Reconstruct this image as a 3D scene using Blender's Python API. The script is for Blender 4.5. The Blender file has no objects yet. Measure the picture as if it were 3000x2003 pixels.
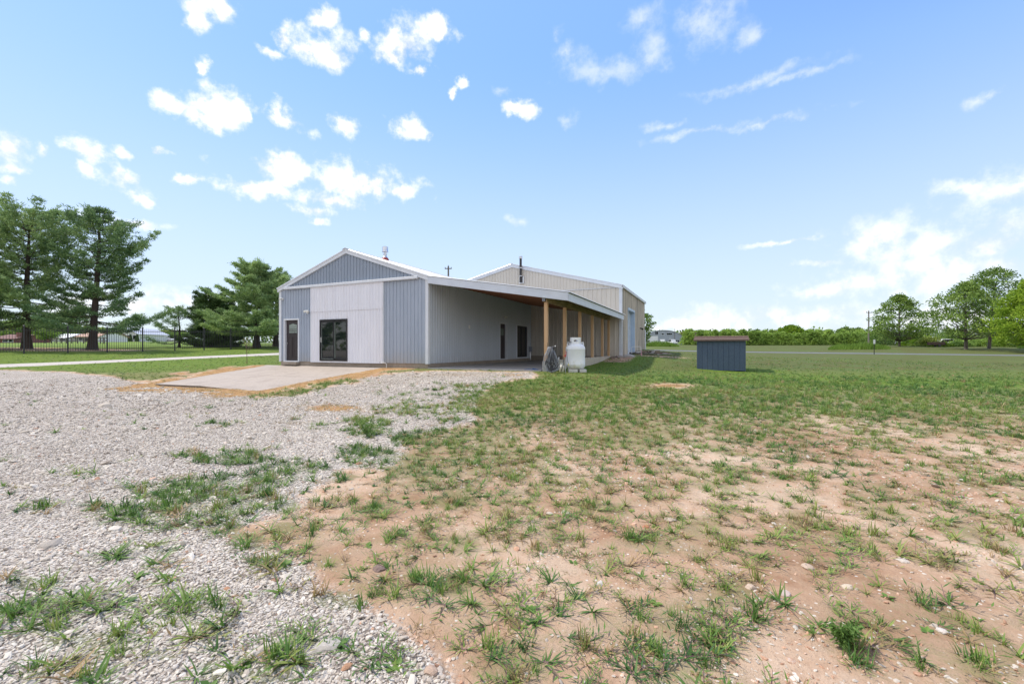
import bpy, math, random
import numpy as np
from mathutils import Vector, Matrix
R = math.radians
sc = bpy.context.scene
COL = sc.collection
EYE = 1.45                      # height of the lens above the datum; all h values below are relative to it

# ------------------------------------------------------------------ camera
cam_d = bpy.data.cameras.new('camera'); cam = bpy.data.objects.new('camera', cam_d); COL.objects.link(cam)
cam.location = (0, 0, EYE); cam.rotation_euler = (R(90), 0, 0)
cam_d.sensor_width = 36; cam_d.lens = 15.0; cam_d.shift_y = 18.5/3000
cam_d.clip_start = .05; cam_d.clip_end = 6000
sc.camera = cam
F0 = 1250.0; HY = 1020.0

# ------------------------------------------------------------------ world, sun, exposure
SUN_EL = R(56); SUN_H = Vector((-.935, .355, 0)).normalized()
SUN_STRENGTH = 2.5; SKY_STRENGTH = .15
sc.view_settings.view_transform = 'Standard'; sc.view_settings.look = 'None'
sc.view_settings.gamma = 1.0; sc.view_settings.exposure = .95

def az_el(px, py):
    u = (px-1500)/F0; v = (HY-py)/F0
    return math.atan2(u, 1), math.atan2(v, math.hypot(u, 1))
world = bpy.data.worlds.new('World'); sc.world = world; world.use_nodes = True
def build_world():
    nt = world.node_tree; N = nt.nodes; L = nt.links; N.clear()
    def M(op, a, b=None, c=None, clamp=False):
        n = N.new('ShaderNodeMath'); n.operation = op; n.use_clamp = clamp
        for i, v in enumerate((a, b, c)):
            if v is None: continue
            if isinstance(v, (int, float)): n.inputs[i].default_value = v
            else: L.new(v, n.inputs[i])
        return n.outputs[0]
    out = N.new('ShaderNodeOutputWorld'); bg = N.new('ShaderNodeBackground'); bg.inputs[1].default_value = SKY_STRENGTH
    L.new(bg.outputs[0], out.inputs[0])
    sky = N.new('ShaderNodeTexSky'); sky.sky_type = 'NISHITA'; sky.sun_disc = False
    sky.sun_elevation = SUN_EL; sky.sun_rotation = math.atan2(SUN_H.x, SUN_H.y)
    sky.air_density = 1.0; sky.dust_density = .25; sky.ozone_density = 1.6
    tc = N.new('ShaderNodeTexCoord'); sep = N.new('ShaderNodeSeparateXYZ'); L.new(tc.outputs['Generated'], sep.inputs[0])
    az = M('ARCTAN2', sep.outputs[0], sep.outputs[1])
    el = M('ARCSINE', sep.outputs[2])
    nz = N.new('ShaderNodeTexNoise'); nz.inputs['Scale'].default_value = 9; nz.inputs['Detail'].default_value = 9; nz.inputs['Roughness'].default_value = .62
    L.new(tc.outputs['Generated'], nz.inputs['Vector'])
    nz2 = N.new('ShaderNodeTexNoise'); nz2.inputs['Scale'].default_value = 26; nz2.inputs['Detail'].default_value = 9; nz2.inputs['Roughness'].default_value = .6
    L.new(tc.outputs['Generated'], nz2.inputs['Vector'])
    s1 = N.new('ShaderNodeSeparateColor'); L.new(nz.outputs['Color'], s1.inputs[0])
    azw = M('ADD', az, M('MULTIPLY', M('SUBTRACT', s1.outputs[0], .5), .11))
    elw = M('ADD', el, M('MULTIPLY', M('SUBTRACT', s1.outputs[1], .5), .08))
    cmb = N.new('ShaderNodeCombineXYZ'); L.new(azw, cmb.inputs[0]); L.new(elw, cmb.inputs[1])
    def blobs(lst):
        cur = None
        for (px, py, rx, ry) in lst:
            a, e = az_el(px, py)
            c2 = math.cos(math.atan((px-1500)/F0))
            ra = rx/F0*c2*c2; re = ry/F0*math.cos(e)**2*c2
            sb = N.new('ShaderNodeVectorMath'); sb.operation = 'SUBTRACT'; L.new(cmb.outputs[0], sb.inputs[0]); sb.inputs[1].default_value = (a, e, 0)
            ml = N.new('ShaderNodeVectorMath'); ml.operation = 'MULTIPLY'; L.new(sb.outputs[0], ml.inputs[0]); ml.inputs[1].default_value = (1/ra, 1/re, 0)
            ln = N.new('ShaderNodeVectorMath'); ln.operation = 'LENGTH'; L.new(ml.outputs[0], ln.inputs[0])
            cur = ln.outputs['Value'] if cur is None else M('MINIMUM', cur, ln.outputs['Value'])
        return cur
    puffs = [(620,20,70,55),(600,65,40,40),(955,140,105,60),(905,125,60,45),(985,170,50,40),(800,150,60,22),(850,100,28,45),(940,50,40,28),(1065,105,22,30),
             (1190,130,85,75),(1150,165,60,40),(1275,100,48,38),(1228,215,26,14),
             (515,310,75,30),(640,320,72,62),(600,350,50,34),(705,345,26,26),(835,355,92,26),(820,335,26,30),(1022,357,52,28),(1195,362,62,36),(1235,385,40,22),
             (35,440,72,60),(30,495,60,26),(10,530,45,16),(130,455,28,30),(250,450,62,38),(240,500,40,20),(350,445,40,18),(355,520,80,34),(385,560,40,20),(575,525,60,18),(480,440,36,12),
             (820,505,125,52),(760,550,110,28),(1050,535,150,62),(960,580,120,30),(1170,560,60,28),(910,620,70,22),(930,650,40,14),
             (612,205,20,20),(1525,320,40,22),(1350,250,20,14),(1325,300,12,28)]
    wisps_high = [(2870,300,34,20),(2930,275,46,12),(1655,342,26,16),(1480,272,26,14),(1515,640,30,12),(2070,50,95,75), (1915,150,60,60), (1880,40,60,40), (1770,195,110,34), (1660,150,50,24), (1630,100,24,24), (2205,105,30,32), (2200,245,170,18), (2350,228,120,12), (2060,390,170,12), (2250,360,150,10), (1960,368,60,10)]
    wisps = [(2560,690,150,50), (2700,720,260,50), (2900,700,260,90), (2950,640,160,50), (2850,790,500,80), (2500,830,220,30), (2420,760,90,14), (2980,540,160,40), (2840,540,90,20), (2300,700,120,8), (2300,920,460,34), (2050,950,220,22), (2800,930,500,40), (3200,760,400,160), (350,640,120,12), (400,900,300,36), (540,880,120,24)]
    def dens(dist, lo, hi, k, noise, fine):
        v = M('SUBTRACT', 1.0, dist)
        v = M('ADD', v, M('MULTIPLY', M('SUBTRACT', noise, .5), k))
        v = M('ADD', v, M('MULTIPLY', M('SUBTRACT', fine, .5), k*1.25))
        mr = N.new('ShaderNodeMapRange'); mr.interpolation_type = 'SMOOTHSTEP'
        mr.inputs['From Min'].default_value = lo; mr.inputs['From Max'].default_value = hi
        L.new(v, mr.inputs['Value']); return mr.outputs[0]
    dp = dens(blobs(puffs), -.22, 1.12, 2.3, s1.outputs[2], nz2.outputs['Fac'])
    dw = M('MULTIPLY', dens(blobs(wisps), -.45, 1.7, 2.4, s1.outputs[2], nz2.outputs['Fac']), .85)
    dh = M('MULTIPLY', dens(blobs(wisps_high), -.5, 1.9, 2.6, s1.outputs[2], nz2.outputs['Fac']), .48)
    d = M('MAXIMUM', M('MAXIMUM', dp, dw), dh)
    # unseen broken cloud added behind the viewer, for its fill light on the facade
    bk = N.new('ShaderNodeMapRange'); bk.interpolation_type = 'SMOOTHSTEP'; L.new(sep.outputs[1], bk.inputs['Value']); bk.inputs['From Min'].default_value = .25; bk.inputs['From Max'].default_value = -.15
    nb = N.new('ShaderNodeTexNoise'); nb.inputs['Scale'].default_value = 2.6; nb.inputs['Detail'].default_value = 8; L.new(tc.outputs['Generated'], nb.inputs['Vector'])
    cb = N.new('ShaderNodeMapRange'); cb.interpolation_type = 'SMOOTHSTEP'; L.new(nb.outputs['Fac'], cb.inputs['Value']); cb.inputs['From Min'].default_value = .38; cb.inputs['From Max'].default_value = .56
    d = M('MAXIMUM', d, M('MULTIPLY', bk.outputs[0], cb.outputs[0]))
    # thin whitish haze near the horizon
    hz = N.new('ShaderNodeMapRange'); hz.interpolation_type = 'SMOOTHSTEP'; L.new(el, hz.inputs['Value'])
    hz.inputs['From Min'].default_value = .62; hz.inputs['From Max'].default_value = -.05; hz.inputs['To Min'].default_value = 0; hz.inputs['To Max'].default_value = .78
    d0 = M('MAXIMUM', d, 0)
    # even out the strong brightening towards the sun, keep the blue
    sc_ = N.new('ShaderNodeSeparateColor'); L.new(sky.outputs[0], sc_.inputs[0])
    fac = M('MINIMUM', M('POWER', M('DIVIDE', 1.9, M('MAXIMUM', sc_.outputs[1], .01)), .62), 1.0)
    vm = N.new('ShaderNodeVectorMath'); vm.operation = 'SCALE'; L.new(sky.outputs[0], vm.inputs[0]); L.new(fac, vm.inputs['Scale'])
    vt = N.new('ShaderNodeVectorMath'); vt.operation = 'MULTIPLY'; L.new(vm.outputs[0], vt.inputs[0]); vt.inputs[1].default_value = (.86, .97, 1.16)
    mixh = N.new('ShaderNodeMix'); mixh.data_type = 'RGBA'; L.new(hz.outputs[0], mixh.inputs[0]); L.new(vt.outputs[0], mixh.inputs[6]); mixh.inputs[7].default_value = (3.0, 3.35, 3.7, 1)
    mix = N.new('ShaderNodeMix'); mix.data_type = 'RGBA'; L.new(d0, mix.inputs[0]); L.new(mixh.outputs[2], mix.inputs[6])
    cr = N.new('ShaderNodeValToRGB'); L.new(M('ADD', M('MULTIPLY', s1.outputs[2], .5), M('MULTIPLY', nz2.outputs['Fac'], .5)), cr.inputs[0])
    cr.color_ramp.elements[0].position = .40; cr.color_ramp.elements[0].color = (.66, .68, .72, 1); cr.color_ramp.elements[1].position = .52; cr.color_ramp.elements[1].color = (1, .975, .96, 1)
    cv = N.new('ShaderNodeVectorMath'); cv.operation = 'SCALE'; L.new(cr.outputs[0], cv.inputs[0]); cv.inputs['Scale'].default_value = 4.7; L.new(cv.outputs[0], mix.inputs[7])
    L.new(mix.outputs[2], bg.inputs[0])
build_world()
sd = bpy.data.lights.new('sun', 'SUN'); sun = bpy.data.objects.new('sun', sd); COL.objects.link(sun)
sd.energy = SUN_STRENGTH; sd.angle = R(3.0); sd.color = (1, .91, .78)
sdir = Vector((SUN_H.x*math.cos(SUN_EL), SUN_H.y*math.cos(SUN_EL), math.sin(SUN_EL)))
sun.rotation_euler = sdir.to_track_quat('Z', 'Y').to_euler(); sun.location = sdir*50

# ------------------------------------------------------------------ numpy helpers
def _h(ix, iy, seed):
    n = (ix.astype(np.int64)*374761393 + iy.astype(np.int64)*668265263 + seed*1442695041) & 0xffffffff
    n = ((n ^ (n >> 13))*1274126177) & 0xffffffff
    n = n ^ (n >> 16)
    return (n & 0xffffff)/float(0xffffff)
def vnoise(x, y, seed=0):
    x = np.asarray(x, float); y = np.asarray(y, float)
    ix = np.floor(x); iy = np.floor(y); fx = x-ix; fy = y-iy
    fx = fx*fx*(3-2*fx); fy = fy*fy*(3-2*fy)
    a = _h(ix, iy, seed); b = _h(ix+1, iy, seed); c = _h(ix, iy+1, seed); d = _h(ix+1, iy+1, seed)
    return (a*(1-fx)+b*fx)*(1-fy)+(c*(1-fx)+d*fx)*fy
def fbm(x, y, seed=0, oct=4):
    s = 0; a = .5; t = 0
    for i in range(oct):
        s = s+a*vnoise(x*2**i, y*2**i, seed+i*17); t += a; a *= .55
    return s/t
def sstep(a, b, x):
    t = np.clip((x-a)/(b-a), 0, 1); return t*t*(3-2*t)

# building frame: s along the gable front (to the right), t along the side (away), origin at the near corner
CX, CY = -3.766, 19.14
UF = (.9094, -.4159); US = (.4159, .9094)
def BW(s, t): return (CX+UF[0]*s+US[0]*t, CY+UF[1]*s+US[1]*t)
def to_st(x, y):
    dx = x-CX; dy = y-CY
    return dx*UF[0]+dy*UF[1], dx*US[0]+dy*US[1]
ROTB = math.atan2(UF[1], UF[0])

# ------------------------------------------------------------------ terrain
APR = [(-2.5, 0, -.875), (-10.5, 0, -.9), (-10.9, -5.2, -1.49), (-2.5, -6.3, -1.37)]
def apron_h(s, t):
    v = np.clip(-t/6.0, 0, 1.2); return -.885 - v*.52 - np.clip((-s-2.5)/8, 0, 1)*v*.09
cp = [(0,0,-1.45),(0,3,-1.45),(4,3,-1.45),(-4,3,-1.45),(0,8,-1.40),(8,8,-1.38),(-8,8,-1.47),(16,10,-1.33),(-16,12,-1.46),(4,12,-1.22),
 (0,13,-1.2),(-4,14.5,-1.22),(8,15,-1.2),(0,15.3,-1.0),
 (2.4,16.3,-.93),(4.2,22.2,-.92),(5.3,25.2,-.78),(6.7,27.9,-.58),(7.3,27.6,-.5),(11.8,37.9,-.1),(10,30,-.6),
 (10.8,22,-1.12),(18,20,-1.16),(28,25,-1.12),(30,40,-.85),(15,40,-.5),
 (60,50,-.87),(39.4,57.5,-.69),(42.2,61.5,-.54),(21,64,-.36),(22,69,-.18),(64,54,-.72),(30,12,-1.3),
 (68,64,-.18),(71,78,.31),(78,115,.83),(55,115,.83),(40,110,.9),(110,110,.9),(100,60,-.2),
 (-26.4,22,-1.14),(-28.8,24,-1.0),(-24.8,29,-.77),(-19.6,36,-.43),(-35.8,31.3,-.40),(-26.4,43.9,-.04),(-17,19.6,-1.25),(-14.5,24.4,-.93),(-14,30,-.8),
 (-42,37,-.03),(-38.4,39,-.12),(-30,50,.16),(-129,140,2.2),(-90,140,1.9),(-106,90,1.1),(-60,70,.7),(-45,16,-.9),
 (0,60,.25),(0,110,1.2),(0,300,2.5),(500,600,5),(-500,600,6),(0,1500,9),(0,-30,-1.5),(50,-30,-1.5),(-50,-30,-1.4),(-70,0,-1.1),(70,0,-1.3),
 (500,-500,-3),(-500,-500,-3),(600,0,0),(-600,0,1),(0,-900,-5),(1500,1500,9),(-1500,1500,9)]
for s in (0,):
    x, y = BW(.1, -.15); cp.append((x, y, -.93))
for s in (1.5, 3, 4.5, 6):
    x, y = BW(s, -.15); cp.append((x, y, -.93))
for s in (-1.2,):
    x, y = BW(s, -.3); cp.append((x, y, -.92))
for t in (-.5, -2.5, -4.5, -6.3):
    for s in (-2.2, -10.8):
        x, y = BW(s, t); cp.append((x, y, float(apron_h(s, t))-.02))
for s in (-4.5, -7, -9):
    x, y = BW(s, -6.5); cp.append((x, y, float(apron_h(s, -6.3))-.02))
for t in (1, 5, 9): x, y = BW(-10.4, t); cp.append((x, y, -.93+.03*t))
cp = np.array(cp, float)
def _tps_k(r2):
    return .5*r2*np.log(np.maximum(r2, 1e-9))
_P = cp[:, :2]/50
def _fit():
    n = len(cp); d2 = ((_P[:, None]-_P[None])**2).sum(-1)
    K = _tps_k(d2)+np.eye(n)*2e-5; Pm = np.c_[np.ones(n), _P]
    A = np.zeros((n+3, n+3)); A[:n, :n] = K; A[:n, n:] = Pm; A[n:, :n] = Pm.T
    return np.linalg.solve(A, np.r_[cp[:, 2], 0, 0, 0])
_W = _fit()
def Graw(x, y):
    x = np.atleast_1d(np.asarray(x, float)); y = np.atleast_1d(np.asarray(y, float))
    sh = x.shape; X = x.ravel()/50; Y = y.ravel()/50; out = np.empty(X.shape); n = len(cp)
    for i in range(0, len(X), 40000):
        a = X[i:i+40000]; b = Y[i:i+40000]
        d2 = (a[:, None]-_P[None, :, 0])**2+(b[:, None]-_P[None, :, 1])**2
        out[i:i+40000] = _tps_k(d2)@_W[:n]+_W[n]+_W[n+1]*a+_W[n+2]*b
    return out.reshape(sh)
def G(x, y):
    h = Graw(x, y)
    x = np.atleast_1d(x); y = np.atleast_1d(y)
    r = np.hypot(x, y)
    h = h+(fbm(x*.9, y*.9, 5, 3)-.5)*.05*sstep(40, 10, r)*sstep(1.0, 2.5, r)
    s, t = to_st(x, y)
    def inside(s0, s1, t0, t1, m): return sstep(0, m, np.minimum(np.minimum(s-s0, s1-s), np.minimum(t-t0, t1-t)))
    k = inside(-9.6, 5.6, .05, 12.6, .35); h = h*(1-k)+np.minimum(h, -1.2)*k
    k = inside(-9.2, 6.2, 12.6, 23.4, .35); h = h*(1-k)+np.minimum(h, -1.0)*k
    k = inside(-10.6+np.clip(-t/5.3, 0, 1), -2.6, -6.2, .6, .25); h = h*(1-k)+(apron_h(s, t)-.12)*k
    return h+EYE
def GZ(x, y): return float(G(np.array([x]), np.array([y]))[0])
def PX(x, y, z=None):
    x = np.asarray(x, float); y = np.maximum(np.asarray(y, float), .3)
    z = G(x, y) if z is None else z
    return 1500+F0*x/y, HY-F0*(z-EYE)/y
def hit(px, py, y0=1.2, y1=400):
    """ground point seen along a direction of the photograph"""
    u = (px-1500)/F0; v = (HY-py)/F0
    ys = np.geomspace(y0, y1, 900); g = G(u*ys, ys)-EYE; d = v*ys-g
    i = int(np.argmax(d < 0)) if (d < 0).any() else len(ys)-1
    y = ys[max(i, 0)]; return (u*y, y, float(g[i])+EYE)

# ------------------------------------------------------------------ masks on the ground (functions of position)
def poly_sd(px, py, poly):
    """signed distance to polygon, positive inside"""
    d = np.full(px.shape, 1e18); ins = np.zeros(px.shape, bool); n = len(poly)
    for i in range(n):
        ax, ay = poly[i]; bx, by = poly[(i+1) % n]
        ex = bx-ax; ey = by-ay; t = np.clip(((px-ax)*ex+(py-ay)*ey)/(ex*ex+ey*ey+1e-12), 0, 1)
        d = np.minimum(d, (px-ax-ex*t)**2+(py-ay-ey*t)**2)
        c = ((ay > py) != (by > py)) & (px < (bx-ax)*(py-ay)/((by-ay) if by != ay else 1e-9)+ax)
        ins ^= c
    d = np.sqrt(d); return np.where(ins, d, -d)
GRAV = [(-900,1088),(0,1084),(180,1090),(330,1104),(400,1120),(560,1135),(760,1165),(900,1150),(1100,1105),(1200,1088),(1330,1088),(1560,1090),(1580,1100),(1440,1125),(1400,1165),(1370,1200),(1400,1240),(1260,1275),(1110,1330),(1010,1400),(960,1440),(830,1490),(640,1560),(760,1600),(880,1645),(980,1720),(1100,1800),(1230,1880),(1330,1960),(1400,2060),(1500,2400),(-900,2400)]
BLOB = [  # green patches (px, py, rx, ry, amount) seen on the gravel and the dirt
 (840,1370,95,26,1),(660,1335,120,20,.8),(740,1385,60,18,.6),(640,1440,130,40,1),(560,1480,150,50,.95),(800,1400,110,30,.8),(470,1475,120,26,.9),(330,1490,90,22,.8),(90,1490,110,18,.6),(20,1440,60,12,.3),
 (800,1475,70,26,.9),(660,1555,60,22,.9),(560,1530,130,30,.8),(350,1400,90,14,.35),(850,1545,40,14,.8),(735,1580,50,14,.8),(930,1480,40,16,.7),
 (1060,1250,55,28,.7),(1250,1280,130,26,1),(1200,1355,150,40,.9),(1120,1330,80,20,.8),(1050,1410,60,18,.8),(1320,1450,100,60,.8),(1400,1240,90,20,.5),(1330,1150,120,16,.45),(1100,1200,120,14,.5),(1260,1180,110,12,.4),(900,1240,60,8,.3),(620,1236,26,5,.6),(1390,1130,80,10,.4),
 (1880,1268,115,30,1.4),(1600,1180,280,50,.9),(1850,1190,170,26,.9),(1700,1290,140,20,.5),(2150,1300,180,20,.5),(2350,1215,200,20,.5),(2120,1170,90,12,.8),(2560,1160,140,16,.9),(2900,1195,160,20,.9),
 (1690,1345,140,22,.5),(1700,1470,160,50,.6),(1600,1400,120,30,.5),(2700,1390,140,20,.5),(2900,1410,160,20,.6),(2500,1500,160,40,.45),(2850,1540,160,50,.6),(2300,1560,200,50,.5),(2500,1670,300,80,.45),(2200,1700,200,60,.4),(1900,1600,200,60,.4),
 (540,1624,90,14,.9),(330,1630,60,12,.7),(430,1600,40,8,.6),(500,1660,50,12,.6),(750,1600,40,10,.6),(610,1620,40,8,.4),(790,1640,50,10,.7),(820,1660,60,12,.5),(110,1710,80,16,.8),(60,1790,120,24,.8),(20,1690,50,20,.8),(150,1770,70,20,.7),
 (380,1780,80,20,.8),(300,1790,50,14,.6),(500,1700,40,10,.5),(520,1820,90,24,.9),(560,1800,40,30,.7),(640,1860,70,30,.9),(660,1790,50,26,.7),(300,1900,110,24,.9),(200,1860,100,16,.7),(380,1880,70,18,.8),(480,1920,60,20,.7),(700,1960,160,36,.9),(820,1940,80,24,.8),(250,1980,80,24,.7),(60,1860,60,14,.8),
 (1000,1760,60,24,.8),(880,1730,60,16,.7),(900,1880,70,30,.7),(1060,1910,50,20,.7),(1150,1870,80,30,.6),(1200,1960,160,40,.7),(1300,1880,60,24,.5),(1340,1720,80,40,.8),(1240,1790,100,30,.4)]
def base_density(px, py):
    """how much green grows there, 0..1, from the zones of the yard"""
    wd_ = 75*np.clip((py-1050)/500, .08, 1)
    g = sstep(-1, 1, poly_sd(px, py, GRAV)/wd_)                  # gravel
    # dirt yard on the right: density by depth
    d = np.interp(py, [1020,1085,1110,1150,1185,1230,1300,1400,1500,1620,1800,2003], [1,1,1,1,1,.92,.76,.70,.71,.74,.76,.74])
    right = sstep(1900, 2700, px)
    d = np.maximum(d-right*.10*sstep(1190, 1250, py)+right*.25*sstep(1160, 1100, py), 0)
    d = d+.25*sstep(260, 0, np.abs(px-1350))*sstep(1480, 1250, py)*sstep(1120, 1180, py)
    left_top = sstep(1700, 1400, px)*sstep(1165, 1110, py); d = np.maximum(d-.15*left_top, sstep(1100, 1088, py)*(px < 1000))
    out = d*(1-g)+g*.035
    b = np.zeros(px.shape)
    for (cx, cy, rx, ry, a) in BLOB:
        q = (((px-cx)/rx)**2+((py-cy)/ry)**2)*.78
        b = np.maximum(b, a*1.4*np.exp(-(q**1.4)*.75))
    return np.clip(np.maximum(out, b), 0, 1.3), g
def line_dist(x, y, pts):
    d = np.full(x.shape, 1e18)
    for (a, b) in zip(pts[:-1], pts[1:]):
        ex = b[0]-a[0]; ey = b[1]-a[1]; t = np.clip(((x-a[0])*ex+(y-a[1])*ey)/(ex*ex+ey*ey), 0, 1)
        d = np.minimum(d, np.hypot(x-a[0]-ex*t, y-a[1]-ey*t))
    return d
def apron_rect_dist(x, y):
    s, t = to_st(x, y)
    dx = np.maximum(np.maximum(-10.7+np.clip(-t/5.3, 0, 1)-s, s+2.5), 0); dy = np.maximum(np.maximum(-6.2-t, t-0), 0)
    return np.hypot(dx, dy)
def masks(x, y, z=None):
    px, py = PX(x, y, z)
    px = np.clip(px, -800, 3800); py = np.clip(py, 900, 2300)
    ny = 34*np.clip((py-HY)/300, .08, 1.3); wob = (fbm(x*1.3, y*1.3, 11, 4)-.5)
    dens, g = base_density(px+wob*ny*5, py+wob*ny*1.4)
    r = np.hypot(x, y)
    clump = fbm(x*3.1, y*3.1, 31, 3)
    big = fbm(x*.35, y*.35, 77, 3)
    lawnz = sstep(1125, 1098, py)*(1-g)
    green = np.clip(dens*1.05+(clump-.5)*np.where(g > .5, 1.9, 1.25)*np.clip(1.3-dens, .2, 1)*sstep(0, .2, dens)*(1-lawnz)+(big-.5)*.35*sstep(0, .3, dens)*(1-sstep(.9, 1, dens))*(1-lawnz), 0, 1)
    # dead, rust coloured grass round the concrete apron
    ad = apron_rect_dist(x, y); s, t = to_st(x, y)
    dry = sstep(1.75, .5, ad+(fbm(x*1.3, y*1.3, 3, 4)-.5)*3.0)*np.clip(.55+1.1*fbm(x*3.5, y*3.5, 13, 3), 0, 1)*sstep(.15, -.3, t)
    dry = np.maximum(dry, sstep(1.9, 0, np.abs(s+1.2))*sstep(.5, 1.2, -t)*0)
    for (cx, cy, rx, ry, a) in [(980,1195,120,16,.8),(1080,1205,60,10,.5),(870,1240,50,8,.5),(520,1398,130,10,.5),(1965,1130,70,7,.9),(1350,1098,200,6,.5),(450,1425,60,8,.5),(300,1420,120,14,.35),(1500,1098,60,6,.7)]:
        dry = np.maximum(dry, a*np.exp(-(((px-cx)/rx)**2+((py-cy)/ry)**2)))
    g = g*(1-sstep(.5, .9, dry)*.8); green = green*(1-.8*np.clip(dry, 0, 1))
    return px, py, green, g, dry, r

# ------------------------------------------------------------------ materials
MATS = {}
def nodes(name):
    m = bpy.data.materials.new(name); m.use_nodes = True; nt = m.node_tree
    b = nt.nodes['Principled BSDF']; return m, nt, b
def ramp(nt, fac, stops):
    r = nt.nodes.new('ShaderNodeValToRGB'); cr = r.color_ramp
    while len(cr.elements) < len(stops): cr.elements.new(.5)
    for e, (p, c) in zip(cr.elements, stops): e.position = p; e.color = (*c, 1)
    nt.links.new(fac, r.inputs[0]); return r.outputs[0]
def noise(nt, scale, detail=4, rough=.55, vec=None, out='Fac'):
    n = nt.nodes.new('ShaderNodeTexNoise'); n.inputs['Scale'].default_value = scale; n.inputs['Detail'].default_value = detail; n.inputs['Roughness'].default_value = rough
    if vec is not None: nt.links.new(vec, n.inputs['Vector'])
    return n.outputs[out]
def mixc(nt, f, a, b, mode='MIX'):
    n = nt.nodes.new('ShaderNodeMix'); n.data_type = 'RGBA'; n.blend_type = mode
    for sck, v in ((n.inputs[0], f), (n.inputs[6], a), (n.inputs[7], b)):
        if isinstance(v, (int, float)): sck.default_value = v
        elif isinstance(v, tuple): sck.default_value = (*v, 1)
        else: nt.links.new(v, sck)
    return n.outputs[2]
def mth(nt, op, a, b=0.0, clamp=False):
    n = nt.nodes.new('ShaderNodeMath'); n.operation = op; n.use_clamp = clamp
    for i, v in enumerate((a, b)):
        if isinstance(v, (int, float)): n.inputs[i].default_value = v
        else: nt.links.new(v, n.inputs[i])
    return n.outputs[0]
def coords(nt, kind='Object', scale=None):
    tc = nt.nodes.new('ShaderNodeTexCoord'); o = tc.outputs[kind]
    if scale:
        mp = nt.nodes.new('ShaderNodeMapping'); mp.inputs['Scale'].default_value = scale; nt.links.new(o, mp.inputs[0]); o = mp.outputs[0]
    return o
def bump(nt, b, h, strength=.3, dist=.02):
    n = nt.nodes.new('ShaderNodeBump'); n.inputs['Strength'].default_value = strength; n.inputs['Distance'].default_value = dist
    nt.links.new(h, n.inputs['Height']); nt.links.new(n.outputs[0], b.inputs['Normal'])
def mat(name, c1, c2=None, scale=6, rough=.7, metal=0.0, vscale=None, bmp=0, detail=5, spec=.5, extra=None):
    """paint-like material: two tones of the thing's own colour mixed by noise"""
    if name in MATS: return MATS[name]
    m, nt, b = nodes(name); c2 = c2 or tuple(v*.82 for v in c1)
    v = coords(nt, 'Object', vscale); f = noise(nt, scale, detail, .6, v)
    col = ramp(nt, f, [(.32, c2), (.68, c1)])
    if extra: col = extra(nt, col)
    nt.links.new(col, b.inputs['Base Color'])
    b.inputs['Roughness'].default_value = rough; b.inputs['Metallic'].default_value = metal; b.inputs['Specular IOR Level'].default_value = spec
    if bmp: bump(nt, b, noise(nt, scale*8, 4, .6, v), bmp, .01)
    MATS[name] = m; return m
def streaks(col2, amt, scale=(3, 3, .25), lo=.5, hi=.75):
    def f(nt, col):
        v = coords(nt, 'Object', scale); n = noise(nt, 2.2, 6, .65, v)
        mr = nt.nodes.new('ShaderNodeMapRange'); nt.links.new(n, mr.inputs[0]); mr.inputs[1].default_value = lo; mr.inputs[2].default_value = hi; mr.inputs[4].default_value = amt
        return mixc(nt, mr.outputs[0], col, col2)
    return f
def foliage_mat(name, dark, mid, light, scale=.9, trans=.3, inst=False):
    m, nt, b = nodes(name)
    f = noise(nt, scale, 3, .6, coords(nt, 'Object'))
    geo = nt.nodes.new('ShaderNodeNewGeometry')
    f2 = mth(nt, 'ADD', mth(nt, 'MULTIPLY', f, .75), mth(nt, 'MULTIPLY', geo.outputs['Random Per Island'], .3))
    oi = nt.nodes.new('ShaderNodeObjectInfo')
    f3 = mth(nt, 'ADD', f2, mth(nt, 'MULTIPLY', mth(nt, 'SUBTRACT', oi.outputs['Random'], .5), .16))
    col = ramp(nt, f3, [(.30, dark), (.52, mid), (.78, light)])
    nt.links.new(col, b.inputs['Base Color']); b.inputs['Roughness'].default_value = .6; b.inputs['Specular IOR Level'].default_value = .25
    tr = nt.nodes.new('ShaderNodeBsdfTranslucent'); nt.links.new(col, tr.inputs[0])
    mx = nt.nodes.new('ShaderNodeMixShader'); mx.inputs[0].default_value = trans
    nt.links.new(b.outputs[0], mx.inputs[1]); nt.links.new(tr.outputs[0], mx.inputs[2])
    nt.links.new(mx.outputs[0], nt.nodes['Material Output'].inputs[0]); MATS[name] = m; return m

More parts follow.
